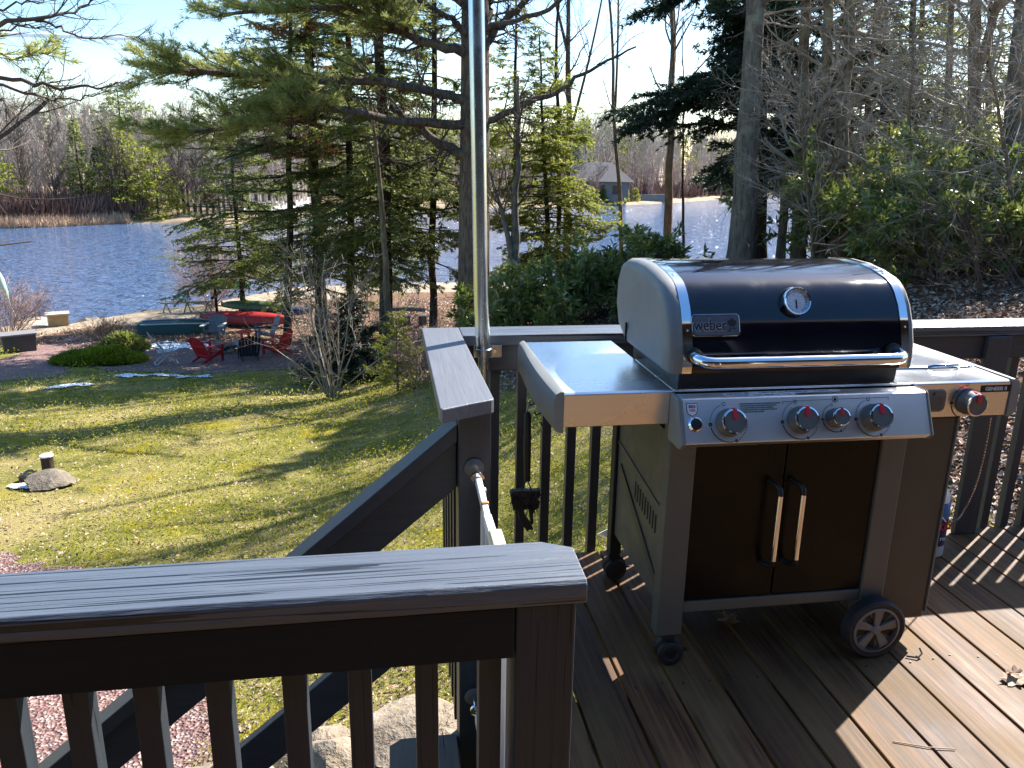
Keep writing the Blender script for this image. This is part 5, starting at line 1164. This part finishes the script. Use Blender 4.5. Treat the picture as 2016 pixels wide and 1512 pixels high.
# ================================================================== YARD THINGS
def rock(name, label, c, sx, sy, sz, seed, mt='rock', group=None, cat='boulder', sub=3):
    bm = bmesh.new(); bmesh.ops.create_icosphere(bm, subdivisions=sub, radius=1); rr = random.Random(seed); ph = [(rr.uniform(-1, 1), rr.uniform(-1, 1), rr.uniform(-1, 1), rr.uniform(.5, .95)) for _ in range(9)]
    for v in bm.verts:
        n = v.co.normalized(); k = 1
        for a, b, c_, d in ph:
            q = Vector((a, b, c_)).normalized(); t = n.dot(q)
            if t > d*.8: k = min(k, d*.8/t+.06)
        n2 = n*k*(1+.06*math.sin(n.x*9+seed)*math.sin(n.y*8)*math.sin(n.z*7+1)+.02*math.sin(n.x*27+seed*2)*math.sin(n.z*23)); v.co = Vector((n2.x*sx, n2.y*sy, n2.z*sz))
    bmesh.ops.rotate(bm, verts=bm.verts, cent=(0, 0, 0), matrix=Matrix.Rotation(rr.uniform(-.5, .5), 3, 'Z'))
    me = bpy.data.meshes.new(name); bm.to_mesh(me); bm.free(); me.polygons.foreach_set('use_smooth', [True]*len(me.polygons)); me.materials.append(MT[mt])
    o = bpy.data.objects.new(name, me); C.objects.link(o); o.location = tuple(float(q) for q in c); me.set_sharp_from_angle(angle=rad(30))
    return tag(o, label, cat, group)
def rockmat(name, a, b, c):
    m, nt, bs = newmat(name); v = coords(nt); n = noise(nt, v, 3, 6, .65, .3); n2 = noise(nt, v, 18, 4, .7)
    col = ramp(nt, n, [(.3, a), (.5, b), (.7, c)]); col = mix(nt, col, tuple(x*.3 for x in a), ramp(nt, n2, [(.55, (0, 0, 0)), (.7, (.7, .7, .7))])); setc(nt, bs, col); bs.inputs['Roughness'].default_value = .9
    bump(nt, bs, mathn(nt, 'ADD', n, mathn(nt, 'MULTIPLY', n2, .4)), .9, .06); return m
MT['rock'] = rockmat('grey_tan_rock', (.10, .08, .06), (.19, .155, .115), (.28, .235, .18)); MT['rockpale'] = rockmat('pale_rock', (.16, .12, .08), (.28, .22, .155), (.38, .32, .25))
p = hit(98, 958); rock('boulder', 'large rounded tan boulder leaning on the lawn light', p+[.05, .0, .10], .40, .28, .155, 3)
p = hit(62, 946); rock('boulder', 'small dark boulder tucked left of the lawn light', p+[0, 0, .07], .17, .14, .12, 4)
p = hit(86, 950)+[0, .22, 0]
lt = thing('lawn_light', 'short brown post light with a white top standing behind a boulder', 'light', tuple(p))
MB().lathe([(0, -.1), (.085, -.1), (.085, .33), (0, .33)], p, (0, 0, 1), 20).build('post', 'darkbark', lt); MB().lathe([(0, .3305), (.092, .3305), (.092, .35), (.07, .36), (0, .362)], p, (0, 0, 1), 20).build('cap', 'white', lt)
# stones at the foot of the stairs
for i_, (u, v, Y, sx, sy, sz, lb) in enumerate(((815, 1455, 5.4, .42, .30, .20, 'large pale flat topped boulder beyond the top stair tread'), (610, 1500, 5.0, .34, .26, .20, 'layered pale boulder seen between the third and fourth balusters from the post'), (665, 1520, 4.7, .30, .25, .24, 'smaller tilted pale stone right of the layered boulder'), (940, 1520, 5.2, .3, .3, .2, 'pale boulder beside the stair stringer'), (440, 1560, 5.0, .4, .35, .2, 'low pale boulder at the bottom edge among the gravel'))):
    q = at(u, v, Y); zg = gz(q[0], q[1]); d = ray(u, v); t = (zg+.15-1.5)/d[2]; q = CAM+d*t; rock('boulder', lb, (q[0], q[1], gz(q[0], q[1])+sz*.25), sx, sy, sz, 20+i_, 'rockpale', 'boulders at the foot of the stairs')
# shore boulders
SB = ((168, 640, .7, 'largest dark shore boulder, leftmost of the row'), (190, 634, .55, 'second shore boulder from the left'), (207, 632, .3, 'small dark shore stone in the row'), (228, 629, .5, 'angular pale shore boulder in the middle of the row'), (250, 626, .4, 'rounded shore boulder right of the angular one'), (272, 622, .5, 'flat pinkish shore boulder'), (290, 619, .5, 'rightmost pinkish shore boulder'))
for i_, (u, v, s, lb) in enumerate(SB):
    q = at(u, v, 36); d = ray(u, v); t = (WZ+.15-1.5)/d[2]; q = CAM+d*t; rock('boulder', lb, (q[0], q[1], WZ+.12), s, s*.6, s*.5, 40+i_, 'rock', 'boulders along the shore', sub=2)
# snow patches
MT['snow'] = plain('old_snow', (.80, .84, .88), .6, 0, .05, 5, .4, 20)
def snow(u, v, a, b, seed, thr=.0):
    c = hit(u, v); f = lambda x, y: 1-np.hypot((x-c[0])/a, (y-c[1])/b)+(vnoise(x, y, 3.5, seed)-.5)*1.6+(vnoise(x, y, 9, seed+1)-.5)*.8-thr
    o = grid('snow_patch', np.arange(c[0]-a*1.8, c[0]+a*1.8, .045), np.arange(c[1]-b*1.8, c[1]+b*1.8, .045), ground, 'snow', f, .035, 'stuff'); return o
snow(325, 682, 1.1, .75, 61); snow(270, 741, .9, .30, 62, .2); snow(385, 743, .8, .28, 63, .25); snow(130, 762, .9, .45, 64, .6); snow(50, 960, .25, .18, 65)
# Adirondack chairs (local frame: the sitter looks towards +Y)
def colmat(k, c): MT[k] = plain(k, c, .5, 0, .12, 6)
colmat('red_paint', (.50, .012, .016)); colmat('slate_paint', (.10, .125, .145)); colmat('black_paint', (.018, .021, .028)); colmat('bluegrey_paint', (.16, .19, .24)); colmat('white_paint', (.50, .50, .46))
def adirondack(mt, label, loc, rz, arm=None, slats=7):
    o = thing('adirondack_chair', label, 'chair', loc, rz, 'chairs round the fire pit'); arm = arm or mt
    for s in (-1, 1):
        MB().hull8([(s*.27-.015, .36, .0), (s*.27+.015, .36, .0), (s*.27+.015, .36, .36), (s*.27-.015, .36, .36)], [(s*.27-.015, .27, .0), (s*.27+.015, .27, .0), (s*.27+.015, .27, .36), (s*.27-.015, .27, .36)]).build('front_leg', mt, o, world=False)
        MB().hull8([(s*.24-.015, .33, .26), (s*.24+.015, .33, .26), (s*.24+.015, .33, .36), (s*.24-.015, .33, .36)], [(s*.24-.015, -.52, .0), (s*.24+.015, -.52, .0), (s*.24+.015, -.45, .09), (s*.24-.015, -.45, .09)]).build('side_rail', mt, o, world=False)
        MB().box(s*.285-.012, s*.285+.012, .28, .36, .36, .56).build('arm_post', mt, o, world=False)
        MB().prism([(s*.33-.075, .42), (s*.33+.075, .42), (s*.33+.075, .10), (s*.33+.02*s+.045, -.32), (s*.33-.045, -.32), (s*.33-.075, .10)], .561, .583, 2).build('arm', arm, o, world=False)
    for i in range(6):
        y = .30-.085*i; z = .375-.04*i*.95; MB().box(-.255, .255, y-.037, y+.037, z, z+.018).build('seat_slat', mt, o, world=False)
    n = slats; R3 = Matrix.Rotation(rad(24), 4, 'X')
    for i in range(n):
        x = (i-(n-1)/2)*.088; h = .80-.95*x*x*1.6; m = MB(); w1, w2 = .034, .040; xt = x*1.16
        a = [(x-w1, 0, 0), (x+w1, 0, 0), (x+w1, .018, 0), (x-w1, .018, 0)]; b = [(xt-w2, 0, h), (xt+w2, 0, h), (xt+w2, .018, h), (xt-w2, .018, h)]
        tr = lambda q: tuple(R3 @ Vector(q)+Vector((0, -.20, .15)))
        m.hull8([tr(q) for q in a], [tr(q) for q in b]).build('back_slat', mt, o, world=False)
    for z in (.12, .47):
        q0 = R3 @ Vector((-.29, -.014, z))+Vector((0, -.20, .15)); q1 = R3 @ Vector((.29, -.014, z))+Vector((0, -.20, .15)); MB().bar(q0, q1, .02, .05).build('back_rail', mt, o, world=False)
    return o
def facing(p, tgt): return math.atan2(-(tgt[0]-p[0]), tgt[1]-p[1])
fp = FP
ch = lambda u, v: hit(u, v)
q = ch(412, 712); adirondack('red_paint', 'red adirondack chair on the left, seen from behind its leaning back', q, rad(-38))
q = ch(545, 698); adirondack('red_paint', 'red adirondack chair on the right of the fire pit, facing left', q, rad(62))
q = ch(424, 668); adirondack('slate_paint', 'slate grey adirondack chair facing the deck, behind the left red chair', q, rad(172), 'white_paint')
q = ch(490, 708); adirondack('black_paint', 'black adirondack chair seen from behind at the fire pit', q, rad(18), 'bluegrey_paint')
q = ch(525, 668); adirondack('bluegrey_paint', 'blue grey adirondack chair behind the right red chair', q, rad(110), 'black_paint')
# folding chair (faces +Y)
q = ch(330, 716); fc = thing('folding_chair', 'white slatted folding chair at the left of the fire pit', 'chair', q, rad(-70), 'chairs round the fire pit')
for s in (-1, 1):
    x = s*.25
    MB().bar((x, .30, 0), (x, -.18, .42), .035, .025).build('leg', 'white_paint', fc, world=False); MB().bar((x*.9, -.38, 0), (x*.9, .18, .44), .035, .025).build('leg', 'white_paint', fc, world=False)
    MB().bar((x, -.05, .40), (x, -.48, 1.0), .035, .03).build('back_post', 'white_paint', fc, world=False); MB().bar((x*1.1, .22, .62), (x*1.1, -.26, .66), .05, .022).build('arm', 'white_paint', fc, world=False); MB().bar((x*1.1, .20, .61), (x*1.0, .10, .42), .03, .02).build('arm_support', 'white_paint', fc, world=False)
for i in range(6): MB().bar((-.25, .2-.085*i, .44-.006*i), (.25, .2-.085*i, .44-.006*i), .07, .016).build('seat_slat', 'white_paint', fc, world=False)
MT['canvas'] = plain('weathered_canvas', (.25, .25, .22), .9, 0, .1)
MB().hull8([(-.23, -.09, .45), (.23, -.09, .45), (.23, -.10, .44), (-.23, -.10, .44)], [(-.23, -.47, .99), (.23, -.47, .99), (.23, -.48, .98), (-.23, -.48, .98)]).build('back_panel', 'canvas', fc, world=False)
MB().bar((-.24, .29, .03), (.24, .29, .03), .03, .03).build('crossbar', 'white_paint', fc, world=False); MB().bar((-.22, -.36, .04), (.22, -.36, .04), .03, .03).build('crossbar', 'white_paint', fc, world=False)
q = ch(484, 678); tb_ = thing('side_table', 'small round topped red side table between the grey chairs', 'table', q)
MB().lathe([(0, .46), (.28, .46), (.28, .49), (0, .49)], (0, 0, 0), (0, 0, 1), 20).build('table_top', 'red_paint', tb_, world=False)
for a in (45, 135, 225, 315): MB().bar((.2*math.cos(rad(a)), .2*math.sin(rad(a)), 0), (.16*math.cos(rad(a)), .16*math.sin(rad(a)), .46), .03, .03).build('leg', 'red_paint', tb_, world=False)
pit = thing('fire_pit', 'ring of dark and pale stones in the middle of the chairs', 'fire pit', fp)
for i in range(14):
    a = 2*math.pi*i/14; r_ = rock('stone', None, (0, 0, 0), .15+.03*math.sin(i*5), .12, .11, 70+i, 'rock' if i % 3 else 'rockpale', None, None, 2); r_.parent = pit; r_.location = (.62*math.cos(a), .5*math.sin(a), .10+.05*(i % 2))
    if 'category' in r_: del r_['category']
MB().lathe([(0, .0), (.5, .0), (.45, .03), (0, .05)], (0, 0, 0), (0, 0, 1), 16).build('ash_bed', 'black_paint', pit, world=False)
for a, b in (((-.2, -.1, .12), (.25, .15, .2)), ((-.1, .2, .16), (.2, -.2, .14))): MB().tube([a, b], .05, 8).build('log', 'darkbark', pit, world=False)
# boats -------------------------------------------------------------
def hull(name, label, L, Wd, Hh, mt, loc, rz, transom=0., ribs=False, tilt=0., keelcol=None, rock_=.12, cat='canoe'):
    """upturned hull, keel up, long axis X"""
    n, k = 28, 11; V = []
    for i in range(n+1):
        t = -1+2*i/n; w_ = (1-abs(t)**2.6) if (t > 0 or not transom) else (1-(1-transom)*abs(t)**2.6); w_ = max(w_, .02); sheer = Hh*(1-(rock_*abs(t)**3))
        for j in range(k+1):
            a = math.pi*j/k; y = math.cos(a); yy = math.copysign(abs(y)**.75, y)*Wd/2*w_; zz_ = (math.sin(a)**.6)*sheer*(w_**.30) if w_ > .03 else sheer*(.35+.5*math.sin(a))
            V.append((t*L/2, yy, zz_-Hh*.05+.10*abs(t)**4*Hh))
    Fq = [(i*(k+1)+j, i*(k+1)+j+1, (i+1)*(k+1)+j+1, (i+1)*(k+1)+j) for i in range(n) for j in range(k)]
    o = thing(name, label, cat, loc, rz); o.rotation_euler = (tilt, 0, rz)
    m = MB().add(V, Fq, True); m.f.append(list(range(k+1))); m.sm.append(False); m.f.append([n*(k+1)+j for j in range(k+1)]); m.sm.append(False); m.build('hull', mt, o, world=False)
    for s in (-1, 1):
        m = MB(); pts = [V[i*(k+1)+(0 if s > 0 else k)] for i in range(n+1)]; m.tube([(x, y*1.01, z) for x, y, z in pts], .025, 6); m.build('gunwale', mt if not ribs else 'slate_paint', o, world=False)
    if ribs:
        for jj in (3, 5.5, 8):
            pts = []
            for i in range(1, n-1):
                a0 = V[i*(k+1)+int(jj)]; a1 = V[i*(k+1)+min(k, int(jj+.5))]; pts.append(((a0[0]+a1[0])/2, (a0[1]+a1[1])/2, (a0[2]+a1[2])/2+.02))
            MB().tube(pts, .03, 6).build('keel_strip', 'white_paint' if jj != 5.5 else 'bluegrey_paint', o, world=False)
    return o
colmat('forest_green', (.010, .050, .035)); colmat('canoe_red', (.33, .018, .018)); colmat('olive_green', (.06, .11, .045)); colmat('kayak_blue', (.012, .025, .10)); colmat('kayak_green', (.012, .14, .05))
def along(u0, v0, u1, v1, z_up=0):
    a = hit(u0, v0); b = hit(u1, v1); c = (a+b)/2; return c+[0, 0, z_up], math.atan2(b[1]-a[1], b[0]-a[0]), float(np.hypot(*(b-a)[:2]))
c, rz, L = along(277, 656, 441, 652); hull('rowboat', 'dark green upturned rowboat with pale keel strips, lying on the grass', L, 1.35, .52, 'forest_green', c, rz, transom=.8, ribs=True, cat='rowboat')
c, rz, L = along(395, 640, 578, 646, .22); hull('canoe', 'red canoe lying upside down on a low rack under the hemlock', L, .86, .42, 'canoe_red', c, rz)
cr, rzr = c, rz
hull('kayak', 'olive green kayak turned over on top of the red canoe', 3.1, .7, .30, 'olive_green', c+[.35, .55, .46], rz-.03, cat='kayak')
c, rz, L = along(500, 632, 585, 628, .25); hull('kayak', 'dark blue kayak end sticking out behind the red canoe', 3.2, .68, .34, 'kayak_blue', c+[.0, .3, 0], rz-.25, cat='kayak')
c, rz, L = along(412, 612, 478, 608, 1.05); hull('kayak', 'bright green kayak hanging on the upper rack among hemlock needles', 2.4, .6, .28, 'kayak_green', c, rz, cat='kayak')
rk = thing('boat_rack', 'low wooden rack under the upturned canoes', 'rack', tuple(cr-[0, 0, .2]))
for s in (-1.5, 1.3):
    x = cr[0]+s*math.cos(rzr); y = cr[1]+s*math.sin(rzr); zg = gz(x, y)
    MB().box(x-.05, x+.05, y-.5, y+1.3, zg+.12, zg+.22).build('cross_beam', 'darkbark', rk)
    for yy in (-.45, .5, 1.2): MB().box(x-.05, x+.05, y+yy-.05, y+yy+.05, zg-.2, zg+(.12 if yy < .6 else 1.3)).build('leg', 'darkbark', rk)
    MB().box(x-.05, x+.05, y+.5, y+2.2, zg+1.0, zg+1.08).build('upper_arm', 'darkbark', rk)
# dock, box, ladder, umbrella, storage box
MT['stone_slab'] = plain('pale_dock_boards', (.46, .38, .28), .85, 0, .12, 4, .3, 20); MT['greybox'] = plain('grey_resin_box', (.060, .055, .055), .6, 0, .15, 4); MT['greylid'] = plain('pale_grey_lid', (.20, .19, .19), .6, 0, .1)
dk = thing('dock', 'pale wooden dock platform at the water edge on the left', 'dock', hit(100, 652))
dp = [CAM+ray(u, v)*((WZ+.32-1.5)/ray(u, v)[2]) for u, v in ((50, 655), (143, 643), (128, 630), (98, 622), (66, 622), (30, 632))]
MB().prism([(p[0], p[1]) for p in dp], WZ+.16, WZ+.30, 2).build('platform', 'stone_slab', dk)
for p in dp: MB().box(p[0]-.06, p[0]+.06, p[1]-.06, p[1]+.06, WZ-.8, WZ+.155).build('pile', 'darkbark', dk)
q = CAM+ray(116, 643)*((WZ+.31-1.5)/ray(116, 643)[2]); bx_ = thing('dock_box', 'square wooden box with an overhanging lid at the end of the dock', 'box', q, rad(22))
MB().box(-.38, .38, -.30, .30, 0, .52).build('body', 'rawwood', bx_, world=False); MB().box(-.44, .44, -.36, .36, .521, .58).build('lid', 'stone_slab', bx_, world=False)
for x in (-.38, .34): MB().box(x, x+.05, -.315, -.301, 0, .52).build('corner_trim', 'stone_slab', bx_, world=False)
q = CAM+ray(75, 629)*((WZ+.31-1.5)/ray(75, 629)[2]); ld = thing('dock_ladder', 'thin dark ladder rising from the dock edge', 'ladder', q)
for x in (-.09, .09): MB().tube([(x, 0, -.6), (x, 0, .55), (x, .1, .6)], .018, 6).build('rail', 'black_paint', ld, world=False)
for z in (-.3, 0, .3, .5): MB().tube([(-.09, 0, z), (.09, 0, z)], .012, 6).build('rung', 'black_paint', ld, world=False)
q = CAM+ray(27, 604)*((WZ+.9-1.5)/ray(27, 604)[2]); um = thing('folded_umbrella', 'folded pale green umbrella leaning over the dock at the left edge', 'umbrella', (q[0], q[1], WZ+.3))
colmat('mint_cloth', (.34, .48, .40)); top_ = Vector((-.55, .2, 2.15))
MB().tube([(.05, 0, 0), top_*.9], .025, 8).build('pole', 'white_paint', um, world=False)
MB().tube([top_*.32, top_*.5, top_*.8, top_*.95, top_*1.0], [.03, .12, .17, .12, .04], 10).build('canopy', 'mint_cloth', um, world=False)
MB().lathe([(0, 0), (.25, 0), (.25, .06), (.05, .10), (0, .1)], (.05, 0, 0), (0, 0, 1), 16).build('base', 'greybox', um, world=False)
q = hit(32, 694); sb_ = thing('storage_box', 'dark grey resin storage box with a pale lid standing on the dry grass', 'box', q+[0, .3, 0], rad(28))
MB().prism([(-.46, 0), (.46, 0), (.50, .56), (-.50, .56)], -.33, .33, 1).build('body', 'greybox', sb_, .01, world=False)
MB().box(-.53, .53, -.36, .36, .561, .62).build('lid', 'greylid', sb_, .01, world=False)
for i in range(9): MB().box(-.42+.1*i, -.40+.1*i, -.343, -.331, .04, .5).build('rib', 'greybox', sb_, world=False)
lr = thing('log_rack', 'low rack of weathered poles on the dry bank near the water', 'rack', hit(368, 616)); o_ = hit(368, 616)
for s in (-.9, 0, .9):
    MB().bar((s-.12, 0, 0), (s+.05, 0, .5), .06, .06).build('post', 'twig', lr, world=False); MB().bar((s+.2, 0, 0), (s+.03, 0, .5), .06, .06).build('post', 'twig', lr, world=False)
MB().bar((-1.1, 0, .45), (1.2, 0, .5), .07, .07).build('pole', 'twig', lr, world=False); MB().bar((-.6, .3, .5), (1.9, -.2, .3), .06, .06).build('pole', 'twig', lr, world=False)
# driftwood / cut trunk behind the railing corner
q = hit(800, 632); MB_ = MB().tube([tuple(hit(740, 630)+[0, 0, .45]), tuple(q+[0, 0, .5]), tuple(hit(835, 632)+[0, 0, .45])], [.07, .09, .08], 10)
lo = thing('log_bench', 'dark bench made of a log on stones, behind the railing corner', 'bench', tuple(q)); MB_.build('log', 'black_paint', lo)
for u in (800, 832): 
    c = hit(u, 640); MB().box(c[0]-.15, c[0]+.15, c[1]-.15, c[1]+.15, c[2]-.1, c[2]+.38).build('support', 'black_paint', lo)
w_ = MB().tube([tuple(hit(583, 632)+[0, 0, .05]), tuple(hit(612, 641)+[0, 0, .08])], .035, 8); tag(w_.build('fallen_pole', 'white_paint', loc=tuple(hit(583, 632))), 'pale fallen pole on the duff right of the red canoe', 'log')
# ================================================================== GRASS AND LITTER
rg = g(500)
def scatter(n, rmin, rmax, cond):
    u = rg.random(n); r_ = rmin*(rmax/rmin)**u; b = rad(9.1)+rad(38)*(2*rg.random(n)-1); x = r_*np.sin(b); y = r_*np.cos(b); k = cond(x, y); return x[k], y[k]
lawn = lambda x, y: (m_path(x, y) < 0) & (m_leaf(x, y) < .2) & (m_sand(x, y) < 0) & ((y > 3.0) | (x < 0))
x, y = scatter(260000, 4.0, 32, lawn); keep = vnoise(x, y, .7, 77)+.3*rg.random(len(x)) > .42; x, y = x[keep], y[keep]; n = len(x); r_ = np.hypot(x, y)
V, Fq = blades(np.stack([x, y, ground(x, y)-.005], -1), np.tile([0, 0, 1.], (n, 1)), 1, 1, rg, .6, False, 1, .1)
V = V.reshape(-1, 4, 3); c = V[:, :1]; s_ = (.035+.0016*r_)[:, None, None]; dV = V-c; dV[:, :, :] *= s_; # shrink
wv_ = (V[:, 1]-V[:, 3]); V = c+dV; mid = (V[:, 1]+V[:, 3])/2; hw_ = nrm(wv_)*(.0016+.00045*r_)[:, None]; V[:, 1] = mid+hw_; V[:, 3] = mid-hw_; V[:, 0] = c[:, 0]
MT['grass'] = leafmat('spring_grass', [(.10, .14, .014), (.27, .285, .04), (.52, .46, .15)], .45)
o = np_mesh('grass', V.reshape(-1, 3), Fq, 'grass'); tag(o, kind='stuff')
def litter(n, rmin, rmax, cond, size, mt, seed, grow=.0009):
    x, y = scatter(n, rmin, rmax, cond); n = len(x); r_ = np.hypot(x, y); a = rg.random(n)*6.283; s_ = size*(.6+.8*rg.random(n))+grow*r_; nn = nrm(rg.normal(0, .35, (n, 3))+np.array([0, 0, 1.])); u = nrm(np.cross(nn, np.stack([np.cos(a), np.sin(a), 0*a], -1))); v = np.cross(nn, u)
    p = np.stack([x, y, ground(x, y)+.018+.012*rg.random(n)], -1); V = np.stack([p+u*s_[:, None], p+v*s_[:, None]*.5, p-u*s_[:, None], p-v*s_[:, None]*.5], 1); V[:, 1, 2] += s_*.35; V[:, 3, 2] += s_*.25
    o = np_mesh('leaf_litter', V.reshape(-1, 3), np.arange(n*4).reshape(-1, 4), mt); tag(o, kind='stuff')
MT['leaflitter'] = plain('fallen_leaves_tan', (.42, .31, .225), .8, 0, .45, 9); MT['leafdark'] = plain('fallen_leaves_brown', (.17, .095, .06), .8, 0, .4, 9)
litter(17000, 4, 30, lambda x, y: (m_leaf(x, y) < .5) & (m_path(x, y) < .1) & (m_sand(x, y) < 0), .016, 'leaflitter', 1)
litter(9000, 4, 30, lambda x, y: (m_leaf(x, y) < .5) & (m_path(x, y) < .1) & (m_sand(x, y) < 0), .017, 'leafdark', 1)
litter(90000, 3.4, 40, lambda x, y: (m_leaf(x, y) > 0) & (m_sand(x, y) < 1), .03, 'leaflitter', 2)
litter(60000, 3.4, 40, lambda x, y: (m_leaf(x, y) > 0) & (m_sand(x, y) < 1), .03, 'leafdark', 3)
# contrail: a long thin streak of ice cloud very high up
m = bpy.data.materials.new('contrail_ice'); m.use_nodes = True; nt = m.node_tree; b = nt.nodes['Principled BSDF']; b.inputs['Base Color'].default_value = (.95, .96, 1, 1); b.inputs['Roughness'].default_value = 1; b.inputs['Alpha'].default_value = .5
MT['contrail'] = m
def sky_pt(u, v, D): d = ray(u, v); return tuple(CAM+d*D/np.linalg.norm(d))
tag(MB().tube([sky_pt(-80, 66, 2400), sky_pt(100, 70, 2400), sky_pt(250, 76, 2400), sky_pt(345, 82, 2400)], [6, 5.5, 4.5, .8], 12).build('cloud', 'contrail'), kind='structure')
print('objects', len(bpy.data.objects))
